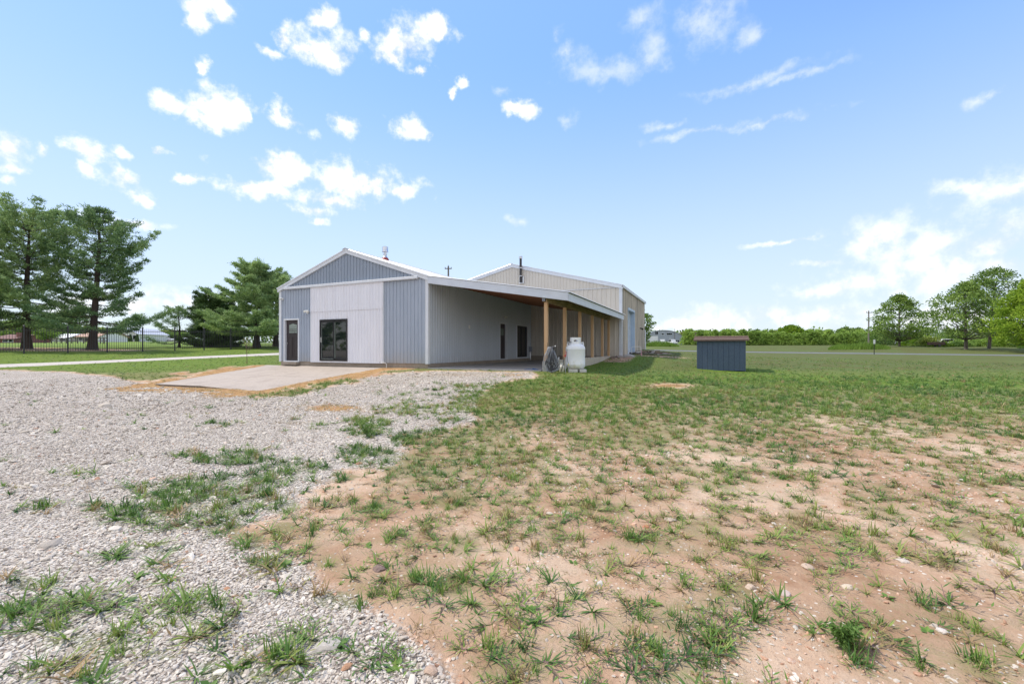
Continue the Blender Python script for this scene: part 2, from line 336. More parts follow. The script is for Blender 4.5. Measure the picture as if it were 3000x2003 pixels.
# ------------------------------------------------------------------ mesh building
class MB:
    def __init__(s): s.v = []; s.f = []; s.smooth = False
    def add(s, vs, fs):
        o = len(s.v); s.v += [tuple(v) for v in vs]; s.f += [tuple(i+o for i in f) for f in fs]
    def box(s, x0, x1, y0, y1, z0, z1):
        vs = [(x, y, z) for z in (z0, z1) for (x, y) in ((x0, y0), (x1, y0), (x1, y1), (x0, y1))]
        s.add(vs, [(3, 2, 1, 0), (4, 5, 6, 7), (0, 1, 5, 4), (1, 2, 6, 5), (2, 3, 7, 6), (3, 0, 4, 7)])
        return s
    def hexa(s, b, t):       # bottom quad, top quad (ccw)
        s.add(list(b)+list(t), [(3, 2, 1, 0), (4, 5, 6, 7), (0, 1, 5, 4), (1, 2, 6, 5), (2, 3, 7, 6), (3, 0, 4, 7)]); return s
    def bar(s, a, b, w, h, up=(0, 0, 1)):
        a = Vector(a); b = Vector(b); d = (b-a).normalized(); up = Vector(up)
        if abs(d.dot(up)) > .98: up = Vector((1, 0, 0))
        x = d.cross(up).normalized(); u = x.cross(d).normalized()
        q = [x*(-w/2)+u*(-h/2), x*(w/2)+u*(-h/2), x*(w/2)+u*(h/2), x*(-w/2)+u*(h/2)]
        s.hexa([a+k for k in q], [b+k for k in q]); return s
    def tube(s, pts, rad, n=8, cap=True):
        pts = [Vector(p) for p in pts]; m = len(pts)
        rs = rad if hasattr(rad, '__len__') else [rad]*m
        o = len(s.v); prev = None
        for i, p in enumerate(pts):
            d = (pts[min(i+1, m-1)]-pts[max(i-1, 0)])
            d = d.normalized() if d.length > 1e-9 else Vector((0, 0, 1))
            if prev is None:
                x = d.orthogonal().normalized()
            else:
                x = (prev-d*prev.dot(d)); x = x.normalized() if x.length > 1e-6 else d.orthogonal().normalized()
            prev = x; y = d.cross(x)
            for k in range(n):
                a = 2*math.pi*k/n; s.v.append(tuple(p+(x*math.cos(a)+y*math.sin(a))*rs[i]))
        for i in range(m-1):
            for k in range(n):
                a = o+i*n+k; b = o+i*n+(k+1) % n; s.f.append((a, b, b+n, a+n))
        if cap: s.f.append(tuple(o+k for k in reversed(range(n)))); s.f.append(tuple(o+(m-1)*n+k for k in range(n)))
        return s
    def lathe(s, prof, c=(0, 0, 0), n=32):
        o = len(s.v)
        for (r, z) in prof:
            for k in range(n):
                a = 2*math.pi*k/n; s.v.append((c[0]+r*math.cos(a), c[1]+r*math.sin(a), c[2]+z))
        for i in range(len(prof)-1):
            for k in range(n):
                a = o+i*n+k; b = o+i*n+(k+1) % n; s.f.append((a, b, b+n, a+n))
        s.f.append(tuple(o+k for k in reversed(range(n)))); s.f.append(tuple(o+(len(prof)-1)*n+k for k in range(n)))
        return s
    def prism(s, poly, axis, a0, a1):   # poly in the two other axes
        n = len(poly)
        def P(u, v, a): return {'x': (a, u, v), 'y': (u, a, v), 'z': (u, v, a)}[axis]
        vs = [P(u, v, a0) for u, v in poly]+[P(u, v, a1) for u, v in poly]
        fs = [tuple(reversed(range(n))), tuple(range(n, 2*n))]+[(i, (i+1) % n, (i+1) % n+n, i+n) for i in range(n)]
        s.add(vs, fs); return s
    def build(s, name, m, parent=None, loc=None, bevel=0, smooth=None, rz=0):
        me = bpy.data.meshes.new(name); me.from_pydata(s.v, [], s.f); me.update()
        o = bpy.data.objects.new(name, me); COL.objects.link(o)
        if m: me.materials.append(m)
        if parent: o.parent = parent
        if loc is not None: o.location = loc
        if rz: o.rotation_euler.z = rz
        import bmesh
        bm = bmesh.new(); bm.from_mesh(me); bmesh.ops.recalc_face_normals(bm, faces=bm.faces)
        bm.to_mesh(me); bm.free()
        if (s.smooth if smooth is None else smooth):
            for p in me.polygons: p.use_smooth = True
            try: me.set_sharp_from_angle(angle=R(40))
            except Exception: pass
        if bevel:
            b = o.modifiers.new('bevel', 'BEVEL'); b.width = bevel; b.segments = 1; b.limit_method = 'ANGLE'
        return o
def tag(o, label=None, cat=None, group=None, kind=None):
    if label: o['label'] = label
    if cat: o['category'] = cat
    if group: o['group'] = group
    if kind: o['kind'] = kind
    return o
def empty(name, loc, rz=0, label=None, cat=None, group=None):
    o = bpy.data.objects.new(name, None); COL.objects.link(o); o.location = loc; o.rotation_euler.z = rz; o.empty_display_size = .3
    return tag(o, label, cat, group)
def np_mesh(name, V, Fa, m, parent=None, smooth=False):
    """V (n,3), Fa (m,k) constant face size"""
    me = bpy.data.meshes.new(name); V = np.asarray(V, np.float32); Fa = np.asarray(Fa, np.int32); k = Fa.shape[1]
    me.vertices.add(len(V)); me.vertices.foreach_set('co', V.ravel())
    me.loops.add(Fa.size); me.loops.foreach_set('vertex_index', Fa.ravel())
    me.polygons.add(len(Fa)); me.polygons.foreach_set('loop_start', np.arange(0, Fa.size, k, dtype=np.int32))
    me.polygons.foreach_set('loop_total', np.full(len(Fa), k, np.int32))
    me.polygons.foreach_set('use_smooth', np.full(len(Fa), smooth))
    me.update(); me.validate()
    if m: me.materials.append(m)
    o = bpy.data.objects.new(name, me); COL.objects.link(o)
    if parent: o.parent = parent
    return o
def copy_tree(o, parent=None):
    c = o.copy(); COL.objects.link(c); c.parent = parent
    for ch in list(o.children): copy_tree(ch, c)
    return c

# ------------------------------------------------------------------ ground sheet
def ground_material():
    m, nt, b = nodes('ground_soil_gravel_grass'); L = nt.links
    P = coords(nt, 'Object')
    a1 = nt.nodes.new('ShaderNodeAttribute'); a1.attribute_name = 'cover'
    s1 = nt.nodes.new('ShaderNodeSeparateColor'); L.new(a1.outputs['Color'], s1.inputs[0])
    a2 = nt.nodes.new('ShaderNodeAttribute'); a2.attribute_name = 'cover2'
    s2 = nt.nodes.new('ShaderNodeSeparateColor'); L.new(a2.outputs['Color'], s2.inputs[0])
    green, grav, dry = s1.outputs[0], s1.outputs[1], s1.outputs[2]
    mown, lush, fresh = s2.outputs[0], s2.outputs[1], s2.outputs[2]
    a3 = nt.nodes.new('ShaderNodeAttribute'); a3.attribute_name = 'lawn'; far = a3.outputs['Fac']
    def soft(mask, nz, k, lo, hi):
        v = mth(nt, 'ADD', mask, mth(nt, 'MULTIPLY', mth(nt, 'SUBTRACT', nz, .5), k))
        mr = nt.nodes.new('ShaderNodeMapRange'); mr.interpolation_type = 'SMOOTHSTEP'; L.new(v, mr.inputs[0]); mr.inputs[1].default_value = lo; mr.inputs[2].default_value = hi
        return mr.outputs[0]
    n_big = noise(nt, .55, 5, .6, P); n_mid = noise(nt, 4, 6, .65, P); n_fine = noise(nt, 45, 5, .7, P); n_grain = noise(nt, 170, 3, .7, P)
    # dirt: pale sand, pink clay, brown crust
    dirt = ramp(nt, mth(nt, 'ADD', mth(nt, 'MULTIPLY', n_big, .6), mth(nt, 'MULTIPLY', n_mid, .4)), [(.38, (.31, .185, .115)), (.48, (.44, .30, .205)), (.58, (.57, .44, .33))])
    dirt = mixc(nt, soft(n_fine, n_grain, .8, .55, .75), dirt, (.33, .22, .15))
    vo = nt.nodes.new('ShaderNodeTexVoronoi'); vo.inputs['Scale'].default_value = 34; L.new(P, vo.inputs['Vector'])
    vs = nt.nodes.new('ShaderNodeSeparateColor'); L.new(vo.outputs['Color'], vs.inputs[0])
    peb = mth(nt, 'MULTIPLY', mth(nt, 'GREATER_THAN', vs.outputs[0], .84), mth(nt, 'LESS_THAN', vo.outputs['Distance'], .3))
    dirt = mixc(nt, peb, dirt, ramp(nt, vs.outputs[1], [(.1, (.62, .56, .48)), (.5, (.46, .30, .2)), (.9, (.7, .66, .6))]))
    dirt = mixc(nt, mth(nt, 'MULTIPLY', soft(green, n_mid, 1.2, .35, 1.1), .42), dirt, ramp(nt, n_fine, [(.35, (.15, .115, .07)), (.65, (.30, .24, .15))]))
    dirt = mixc(nt, mth(nt, 'MULTIPLY', soft(n_mid, n_grain, .7, .56, .66), .45), dirt, (.24, .15, .10))
    # gravel: crushed limestone
    vg = nt.nodes.new('ShaderNodeTexVoronoi'); vg.inputs['Scale'].default_value = 42; L.new(P, vg.inputs['Vector'])
    vgs = nt.nodes.new('ShaderNodeSeparateColor'); L.new(vg.outputs['Color'], vgs.inputs[0])
    gr = ramp(nt, vgs.outputs[0], [(.0, (.34, .29, .245)), (.3, (.48, .43, .38)), (.7, (.58, .54, .49)), (1.0, (.68, .65, .61))])
    gr = mixc(nt, mth(nt, 'GREATER_THAN', vg.outputs['Distance'], .55), gr, (.20, .17, .145))
    gr = mixc(nt, mth(nt, 'MULTIPLY', soft(n_mid, n_fine, .5, .45, .75), .32), gr, (.34, .29, .25))
    gr = mixc(nt, mth(nt, 'MULTIPLY', soft(n_big, n_mid, .5, .45, .7), .22), gr, (.60, .58, .56))
    col = mixc(nt, soft(grav, mth(nt, 'ADD', mth(nt, 'MULTIPLY', n_fine, .5), mth(nt, 'MULTIPLY', n_mid, .5)), 1.5, .2, .8), dirt, gr)
    # turf: earth thatch between blades plus green
    turf = ramp(nt, mth(nt, 'ADD', mth(nt, 'MULTIPLY', n_fine, .6), mth(nt, 'MULTIPLY', n_mid, .4)), [(.34, (.055, .085, .022)), (.5, (.105, .15, .035)), (.66, (.20, .22, .075))])
    mownc = ramp(nt, mth(nt, 'ADD', mth(nt, 'MULTIPLY', n_fine, .45), mth(nt, 'MULTIPLY', n_big, .55)), [(.36, (.085, .078, .03)), (.5, (.092, .112, .036)), (.64, (.075, .135, .038))])
    lushc = ramp(nt, n_fine, [(.3, (.07, .125, .014)), (.7, (.14, .225, .028))])
    turf = mixc(nt, mown, turf, mownc); turf = mixc(nt, lush, turf, lushc)
    turf = mixc(nt, fresh, turf, ramp(nt, n_fine, [(.3, (.10, .17, .03)), (.7, (.19, .28, .06))]))
    col = mixc(nt, mth(nt, 'MULTIPLY', soft(green, n_fine, .9, .62, 1.0), mth(nt, 'ADD', .45, mth(nt, 'MULTIPLY', far, .55))), col, turf)
    dryc = ramp(nt, mth(nt, 'ADD', mth(nt, 'MULTIPLY', n_fine, .6), mth(nt, 'MULTIPLY', n_mid, .4)), [(.35, (.13, .075, .035)), (.48, (.31, .18, .08)), (.56, (.42, .28, .14)), (.68, (.30, .27, .12))])
    col = mixc(nt, soft(dry, n_fine, .7, .38, .68), col, dryc)
    L.new(col, b.inputs['Base Color']); b.inputs['Roughness'].default_value = .95; b.inputs['Specular IOR Level'].default_value = .1
    hb = mth(nt, 'ADD', mth(nt, 'MULTIPLY', n_fine, .8), mth(nt, 'ADD', mth(nt, 'MULTIPLY', n_mid, .8), mth(nt, 'MULTIPLY', mth(nt, 'MULTIPLY', vg.outputs['Distance'], grav), -1.2)))
    bump(nt, b, hb, .9, .018)
    return m
def build_ground():
    ang = np.r_[np.arange(-78, 78.01, .2), np.arange(80, 282, 4)]
    ang = np.radians(ang); na = len(ang)
    rad = np.r_[0.02, .3, .6, np.geomspace(.9, 70, 420), np.geomspace(71, 4000, 130)]; nr = len(rad)
    A, Rr = np.meshgrid(ang, rad); X = Rr*np.sin(A); Y = Rr*np.cos(A)
    x = X.ravel(); y = Y.ravel(); z = G(x, y)
    idx = np.arange(na*nr).reshape(nr, na); nxt = np.roll(idx, -1, axis=1)
    F = np.stack([idx[:-1], idx[1:], nxt[1:], nxt[:-1]], -1).reshape(-1, 4)
    F = F[:, ::-1]
    o = np_mesh('ground', np.c_[x, y, z], F, ground_material(), smooth=True)
    px, py, green, g, dry, r = masks(x, y, z)
    behind = y < .4
    green = np.where(behind, .45, green); g = np.where(behind, sstep(2, -2, x), g); dry = np.where(behind, 0, dry)
    s, t = to_st(x, y)
    far = sstep(1095, 1075, py)
    mown = far*sstep(1750, 2050, px)*.95*(1-sstep(1048, 1060, py)*sstep(1098, 1080, py)*0)
    brown = fbm(x*.05, y*.12, 9, 3)
    mown = mown*np.clip(.55+brown, 0, 1)
    lush = sstep(2.6, .3, np.abs(s-6.9))*sstep(-.6, 1.2, t)*sstep(14.5, 11, t)
    lush = np.maximum(lush, sstep(2.0, .9, np.hypot((x-11.6)/1.5, y-21.8)))
    lush = np.maximum(lush, .95*sstep(26, 4, np.abs(py-1108-np.clip((px-2200)/800, 0, 1)*26))*sstep(1750, 2150, px))
    leftl = sstep(900, 700, px)*sstep(1100, 1070, py); lush = np.maximum(lush, leftl*.75*np.clip(.5+fbm(x*.15, y*.3, 4, 3), 0, 1))
    fresh = sstep(1016, 1006, py)*sstep(900, 600, px)*.9
    soil = sstep(1.0, .2, np.abs(s-6.5))*sstep(8.5, 10, t)*sstep(17, 14, t)*.8
    soil = np.maximum(soil, np.exp(-(((x-10.2)/1.6)**2+((y-30)/1.2)**2))*.8)
    soil = np.maximum(soil, .75*np.exp(-((x+41)/5)**2-((y-37)/2.5)**2)); soil = np.maximum(soil, .75*np.exp(-((x+38)/4)**2-((y-38.3)/2)**2))
    green = green*(1-soil); g = g*sstep(1055, 1075, py)
    me = o.data
    for nm, ch in (('cover', (green, g, dry)), ('cover2', (mown, lush, fresh))):
        a = me.attributes.new(nm, 'FLOAT_COLOR', 'POINT')
        a.data.foreach_set('color', np.stack([*ch, np.ones(len(x))], -1).astype(np.float32).ravel())
    a = me.attributes.new('lawn', 'FLOAT', 'POINT'); a.data.foreach_set('value', sstep(1175, 1120, py).astype(np.float32))
    tag(o, kind='structure')
build_ground()

def strip(name, pts, w, m, lift=.03, step=.5, rag=0):
    P = [Vector(p) for p in pts]; out = []
    for a, b in zip(P[:-1], P[1:]):
        n = max(2, int((b-a).length/step))
        for i in range(n): out.append(a.lerp(b, i/n))
    out.append(P[-1]); nw = 5; V = []; rng = random.Random(3)
    for i, p in enumerate(out):
        d = (out[min(i+1, len(out)-1)]-out[max(i-1, 0)]).normalized(); n = Vector((d.y, -d.x))
        r0 = rng.uniform(-rag, rag); r1 = rng.uniform(-rag, rag)
        for k in range(nw):
            f = k/(nw-1)-.5; q = p+n*(w*f+(r0 if k == 0 else r1 if k == nw-1 else 0)); V.append((q.x, q.y, 0))
    V = np.array(V); V[:, 2] = G(V[:, 0], V[:, 1])+lift
    edge = np.arange(len(V)) % nw; V[(edge == 0) | (edge == nw-1), 2] -= lift*1.3
    I = np.arange(len(V)).reshape(-1, nw); F = np.stack([I[:-1, :-1], I[:-1, 1:], I[1:, 1:], I[1:, :-1]], -1).reshape(-1, 4)
    o = np_mesh(name, V, F, m, smooth=True); tag(o, kind='structure'); return o
asph = mat('asphalt', (.15, .155, .17), (.11, .115, .125), 3, .9, bmp=.3)
lanem = mat('lane_gravel', (.50, .47, .44), (.38, .35, .32), 9, .95, bmp=.6)
strip('road', [(150, 13), (60, 50.8), (39.5, 59.6), (21, 67), (-20, 83), (-60, 98)], 3.9, asph, .05, 1.0)
strip('path', [(-52, -6), (-40, 9.5), (-28.8, 24.2), (-24.6, 29), (-19.2, 35.6), (-8, 50), (5, 66)], 2.5, lanem, .04, .6, .12)

# ------------------------------------------------------------------ concrete apron in front of the sliding doors
def concrete_mat(name, c1, c2, stain):
    def ex(nt, col):
        n = noise(nt, 1.1, 7, .7, coords(nt, 'Object')); mr = nt.nodes.new('ShaderNodeMapRange'); nt.links.new(n, mr.inputs[0]); mr.inputs[1].default_value = .48; mr.inputs[2].default_value = .68; mr.inputs[4].default_value = .55
        return mixc(nt, mr.outputs[0], col, stain)
    return mat(name, c1, c2, 14, .9, bmp=.25, extra=ex)
conc_pink = concrete_mat('weathered_concrete', (.40, .35, .31), (.31, .27, .235), (.23, .195, .17))
conc_grey = concrete_mat('grey_concrete', (.40, .39, .38), (.30, .295, .29), (.22, .22, .23))
conc_tan = concrete_mat('tan_concrete', (.50, .45, .36), (.40, .35, .28), (.28, .24, .19))
def apron():
    mb = MB(); x, y = BW(0, 0)
    for (s0, s1) in ((-10.75, -6.66), (-6.64, -2.5)):
        for (t0, t1) in ((-3.1, -.02), (-6.3, -3.12)):
            n = 6
            for i in range(n):
                a0 = t0+(t1-t0)*i/n; a1 = t0+(t1-t0)*(i+1)/n
                sk0 = .18*(s0+2.5)/8*0; e = .75 if t0 < -5 else 0
                def q(s, t):
                    tt = t
                    if s < -10: s = s+1.0*min(1, max(0, -t/5.3))
                    if t < -6.2: tt = t+1.15*(-2.5-s)/8.2
                    return (s, tt, float(apron_h(s, tt))+EYE-.035)
                P = [q(s0, a0), q(s1, a0), q(s1, a1), q(s0, a1)]
                mb.hexa([(p[0], p[1], p[2]-.16) for p in P], P)
    o = mb.build('concrete_apron', conc_pink, loc=(x, y, 0), rz=ROTB)
    tag(o, kind='structure')
apron()

# ------------------------------------------------------------------ metal sided buildings
def ribbed(xs0, xs1, zb, zt, face, sp=.2032, rw=.03, rh=.028, holes=(), flip=1, phase=.05, minor=True):
    """ribbed metal sheet in the local x-z plane at y=face, ribs towards flip*-y. zb, zt: functions of x. holes (x0,x1,z0,z1)"""
    prof = []; x = xs0; k = math.floor((xs0-phase)/sp)
    pts = {xs0: 0.0, xs1: 0.0}
    while True:
        c = phase+k*sp; k += 1
        if c > xs1: break
        for dx, h in ((-rw*.56, 0), (-rw*.48, rh), (rw*.48, rh), (rw*.56, 0)):
            if xs0 < c+dx < xs1: pts[c+dx] = h
        if minor:
            for dx, h in ((sp*.5-.012, 0), (sp*.5-.006, .004), (sp*.5+.006, .004), (sp*.5+.012, 0)):
                if xs0 < c+dx < xs1: pts[c+dx] = h
    keys = sorted(pts)
    def hat(x):
        import bisect
        i = bisect.bisect_left(keys, x)
        if i == 0: return pts[keys[0]]
        if i >= len(keys): return pts[keys[-1]]
        a, b = keys[i-1], keys[i]; t = (x-a)/(b-a) if b > a else 0
        return pts[a]*(1-t)+pts[b]*t
    ext = set(keys)
    for h in holes:
        for e in (h[0], h[1]):
            if xs0 < e < xs1: ext.add(e)
    allx = sorted(ext); mb = MB()
    for a, b in zip(allx[:-1], allx[1:]):
        if b-a < 1e-5: continue
        mid = (a+b)/2; segs = [[zb(a), zb(b), zt(a), zt(b)]]
        for h in holes:
            if h[0] <= mid <= h[1]:
                new = []
                for sg in segs:
                    if h[3] <= sg[0] or h[2] >= sg[2]: new.append(sg); continue
                    if h[2] > sg[0]: new.append([sg[0], sg[1], h[2], h[2]])
                    if h[3] < sg[2]: new.append([h[3], h[3], sg[2], sg[3]])
                segs = new
        ya = face-flip*hat(a); yb = face-flip*hat(b)
        for sg in segs:
            mb.add([(a, ya, sg[0]), (b, yb, sg[1]), (b, yb, sg[3]), (a, ya, sg[2])], [(0, 1, 2, 3)])
    return mb
def swap_xy(mb, xc=0):
    """turn a sheet built along x into one along y; outward side becomes +x"""
    mb.v = [(xc-(y), x, z) for (x, y, z) in mb.v]; return mb
def dirt_low(c, h0=0.0, h1=.9, amt=.35):
    def f(nt, col):
        P = coords(nt, 'Object'); sp = nt.nodes.new('ShaderNodeSeparateXYZ'); nt.links.new(P, sp.inputs[0])
        n = noise(nt, 2.5, 6, .7, P)
        v = mth(nt, 'ADD', sp.outputs[2], mth(nt, 'MULTIPLY', mth(nt, 'SUBTRACT', n, .5), 1.2))
        mr = nt.nodes.new('ShaderNodeMapRange'); nt.links.new(v, mr.inputs[0]); mr.inputs[1].default_value = h1; mr.inputs[2].default_value = h0; mr.inputs[4].default_value = amt
        return mixc(nt, mr.outputs[0], col, c)
    return f
steelblue = mat('grey_blue_siding', (.375, .43, .52), (.325, .38, .465), 1.6, .5, vscale=(1, 1, .3), spec=.4, extra=dirt_low((.36, .33, .29), .0, .8, .5))
steelgrey = mat('side_grey_siding', (.50, .55, .615), (.46, .51, .575), 1.6, .5, vscale=(1, 1, .3), spec=.4, extra=dirt_low((.38, .36, .33), .0, .7, .35))
gablem = mat('gable_blue_siding', (.275, .325, .40), (.25, .30, .37), 1.6, .5, vscale=(1, 1, .3), spec=.4)
whitep = mat('white_painted_siding', (.75, .765, .83), (.70, .715, .785), 2.4, .55, vscale=(1, 1, .3), extra=streaks((.60, .56, .52), .3))
trimw = mat('white_trim', (.66, .70, .76), (.58, .62, .68), 2.0, .5, extra=streaks((.50, .50, .48), .25))
fascia = mat('painted_fascia', (.60, .65, .73), (.53, .58, .66), 1.4, .6, extra=streaks((.46, .46, .46), .35, (.6, .6, 3)))
beige = mat('beige_siding', (.60, .565, .505), (.55, .515, .46), 1.5, .5, vscale=(1, 1, .3), extra=dirt_low((.36, .31, .25), .0, .8, .3))
beigew = mat('weathered_beige_siding', (.62, .575, .50), (.56, .52, .45), 1.8, .6, vscale=(2, 2, .25), extra=streaks((.20, .19, .175), .75, (2.2, 2.2, .10), .42, .62))
roofw = mat('galvanised_roof', (.55, .58, .62), (.48, .51, .55), 1.2, .35, metal=.3, vscale=(1, 4, 1))
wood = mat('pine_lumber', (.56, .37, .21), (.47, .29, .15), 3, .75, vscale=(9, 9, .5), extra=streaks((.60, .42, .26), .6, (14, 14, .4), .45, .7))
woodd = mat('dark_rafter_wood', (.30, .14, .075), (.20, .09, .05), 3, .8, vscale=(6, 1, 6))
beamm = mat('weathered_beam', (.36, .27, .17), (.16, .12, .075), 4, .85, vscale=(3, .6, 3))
black = mat('black_frame', (.018, .017, .022), (.012, .012, .016), 4, .35)
doorb = mat('dark_brown_door', (.040, .030, .034), (.03, .023, .027), 5, .45, vscale=(6, 6, .6))
def glass_mat(name, c=(.006, .009, .010), rough=.03):
    m, nt, b = nodes(name); n = noise(nt, .8, 2, .5, coords(nt, 'Object'))
    nt.links.new(ramp(nt, n, [(.3, c), (.7, tuple(v*1.6 for v in c))]), b.inputs['Base Color']); b.inputs['Roughness'].default_value = rough
    b.inputs['Specular IOR Level'].default_value = .8; bump(nt, b, noise(nt, 1.3, 2, .5, coords(nt, 'Object')), .04, .02); MATS[name] = m; return m
glass = glass_mat('dark_glass'); frost = mat('leaded_glass', (.30, .36, .33), (.20, .25, .23), 12, .2)
found = concrete_mat('foundation_block', (.34, .29, .24), (.26, .22, .18), (.18, .15, .12))
chrome = mat('galvanised_pipe', (.66, .67, .70), (.52, .53, .56), 6, .22, metal=.9)
rust = mat('red_flashing', (.32, .035, .03), (.22, .03, .025), 6, .6)
plasticw = mat('white_plastic', (.72, .74, .73), (.64, .66, .65), 6, .4)
gap = mat('dark_gap', (.03, .028, .026), (.02, .019, .018), 6, .9)

HB = -.87                                   # slab level of the grey building
def H(h): return h-HB                       # eye relative height to local z of the grey building
def zl(h): return h-HB
SB = zl(-.69); EV = zl(3.20); RG = zl(4.83)
W = 9.72; DEP = 12.3
bx, by = BW(0, 0)
barn = empty('metal_building', (bx, by, EYE+HB), ROTB, 'grey blue metal building with white trim, white sliding panel and open lean-to on the right', 'building')
def gable_z(x): return EV+(RG-EV)*(1-abs(x+W/2)/(W/2))
FD = (-9.29, -8.28, zl(-.68), zl(1.50))         # entry door opening
SD = (-6.637, -4.76, zl(-.64), zl(1.46))        # sliding glass door
railz0, railz1 = zl(3.14), zl(3.26)
# front wall: lower sheets, gable sheet
ribbed(-W, 0, lambda x: SB, lambda x: min(railz1, gable_z(x)), 0, holes=[(FD[0], FD[1], FD[2], FD[3]), (-7.25, -2.55, SB-1, zl(3.14))]).build('front_wall', steelblue, barn)
ribbed(-W+.12, -.12, lambda x: max(min(railz1, gable_z(x)-.02), 0), lambda x: gable_z(x), -.016).build('gable_wall', gablem, barn)
ribbed(-7.30, -2.52, lambda x: SB-.02, lambda x: zl(1.87), -.06, holes=[(SD[0], SD[1], SD[2], SD[3])], rh=.016, rw=.022, sp=.186, minor=False, phase=.03).build('sliding_barn_panel', whitep, barn)
ribbed(-7.30, -2.52, lambda x: zl(1.865), lambda x: zl(3.16), -.082, rh=.016, rw=.022, sp=.186, minor=False, phase=.03).build('sliding_barn_panel', whitep, barn)
mb = MB(); mb.box(-7.33, -7.285, -.07, .03, SB-.02, zl(3.16)); mb.box(-2.53, -2.49, -.075, .03, SB-.02, zl(3.16)); mb.box(-7.285, -2.53, -.064, -.058, SB-.03, SB-.012)
mb.build('panel_edge', trimw, barn)
MB().box(-7.0, -6.64, -.02, .02, SB, zl(1.5)).build('inner_wall', whitep, barn)
MB().box(-9.22, -.487, -.17, -.03, railz0, railz1).build('sliding_rail', trimw, barn, bevel=.008)
# corner trims, rakes
mb = MB(); mb.box(-.13, .012, -.035, .0, SB-.02, EV+.02); mb.box(.0, .035, -.035, .12, SB-.02, EV-.0)
mb.build('corner_trim', trimw, barn, bevel=.004)
mb = MB(); mb.box(-W-.012, -W+.14, -.035, 0, SB-.02, EV+.02); mb.box(-W-.035, -W-.0, -.035, .12, SB-.02, EV)
mb.build('corner_trim', trimw, barn, bevel=.004)
def rake(mb, xa, za, xb, zb_, th=.2, y0=-.10, y1=-.005):
    mb.hexa([(xa, y0, za-th), (xb, y0, zb_-th), (xb, y1, zb_-th), (xa, y1, za-th)], [(xa, y0, za), (xb, y0, zb_), (xb, y1, zb_), (xa, y1, za)])
mb = MB(); rake(mb, -W-.08, EV+.03, -W/2, RG+.06); rake(mb, -W/2, RG+.06, .06, EV+.03)
rake(mb, -W-.09, EV+.045, -W/2, RG+.075, .05, -.13, -.10); rake(mb, -W/2, RG+.075, .07, EV+.045, .05, -.13, -.10)
mb.build('rake_trim', trimw, barn)
# roof: two ribbed slopes
def slope_sheet(x0, z0, x1, z1, y0, y1, sp=.2286, rh=.02, th=.012):
    n = int((y1-y0)/sp); mb = MB(); prof = []
    y = y0
    for i in range(n+1):
        c = y0+i*sp
        for dy, h in ((-.03, 0), (-.018, rh), (.018, rh), (.03, 0)):
            if y0 <= c+dy <= y1: prof.append((c+dy, h))
    prof = [(y0, 0)]+prof+[(y1, 0)]; prof = sorted(set(prof))
    vs = []
    for (yy, h) in prof: vs += [(x0, yy, z0+h), (x1, yy, z1+h), (x1, yy, z1-th), (x0, yy, z0-th)]
    fs = []
    for i in range(len(prof)-1):
        a = 4*i; b = a+4; fs += [(a, a+1, b+1, b), (a+2, a+3, b+3, b+2), (a+1, a+2, b+2, b+1), (a+3, a, b, b+3)]
    e = 4*(len(prof)-1); fs += [(0, 3, 2, 1), (e, e+1, e+2, e+3)]
    mb.add(vs, fs); return mb
slope_sheet(-W/2, RG+.085, .05, EV+.065, -.12, DEP).build('roof', roofw, barn)
slope_sheet(-W/2, RG+.085, -W-.15, EV+.035, -.12, DEP).build('roof', roofw, barn)
mb = MB(); mb.hexa([(-W/2-.2, -.14, RG+.045), (-W/2, -.14, RG+.11), (-W/2, DEP, RG+.11), (-W/2-.2, DEP, RG+.045)], [(-W/2-.2, -.14, RG+.06), (-W/2, -.14, RG+.135), (-W/2, DEP, RG+.135), (-W/2-.2, DEP, RG+.06)])
mb.hexa([(-W/2, -.14, RG+.11), (-W/2+.2, -.14, RG+.045), (-W/2+.2, DEP, RG+.045), (-W/2, DEP, RG+.11)], [(-W/2, -.14, RG+.135), (-W/2+.2, -.14, RG+.06), (-W/2+.2, DEP, RG+.06), (-W/2, DEP, RG+.135)])
mb.build('ridge_cap', trimw, barn)
# side walls
D2 = (7.29, 8.20, zl(-.66), zl(1.50)); D3 = (9.80, 11.60, zl(-.60), zl(1.50))
swap_xy(ribbed(0, DEP, lambda x: SB, lambda x: EV-.02, 0, sp=.2032, rw=.04, rh=.022, holes=[D2, D3])).build('side_wall', steelgrey, barn)
mb = ribbed(0, DEP, lambda x: SB, lambda x: EV-.02, 0); mb.v = [(-W+y, x, z) for (x, y, z) in mb.v]; mb.build('side_wall', steelgrey, barn)
MB().box(-W, 0, DEP-.05, DEP, SB, EV).build('rear_wall', steelgrey, barn)
# foundation (slightly inset)
mb = MB(); mb.box(-W+.04, -.03, .03, .2, -.5, SB); mb.box(-.2, -.02, .2, DEP-.05, -.5, SB); mb.box(-W+.03, -W+.2, .2, DEP-.05, -.5, SB)
mb.build('foundation', found, barn)
# near-black liner: interior shade put into its colour so the openings look deep
mb = MB(); mb.box(-W+.3, -.35, .5, .55, SB, EV-.3); mb.box(-.55, -.5, .5, DEP-.3, SB, EV-.3); mb.build('dark_interior_liner', gap, barn)
def frame_x(mb, x0, x1, z0, z1, w, y0, y1, bottom=True):
    mb.box(x0-w, x0, y0, y1, z0-(w if bottom else 0), z1+w); mb.box(x1, x1+w, y0, y1, z0-(w if bottom else 0), z1+w); mb.box(x0, x1, y0, y1, z1, z1+w)
    if bottom: mb.box(x0, x1, y0, y1, z0-w, z0)
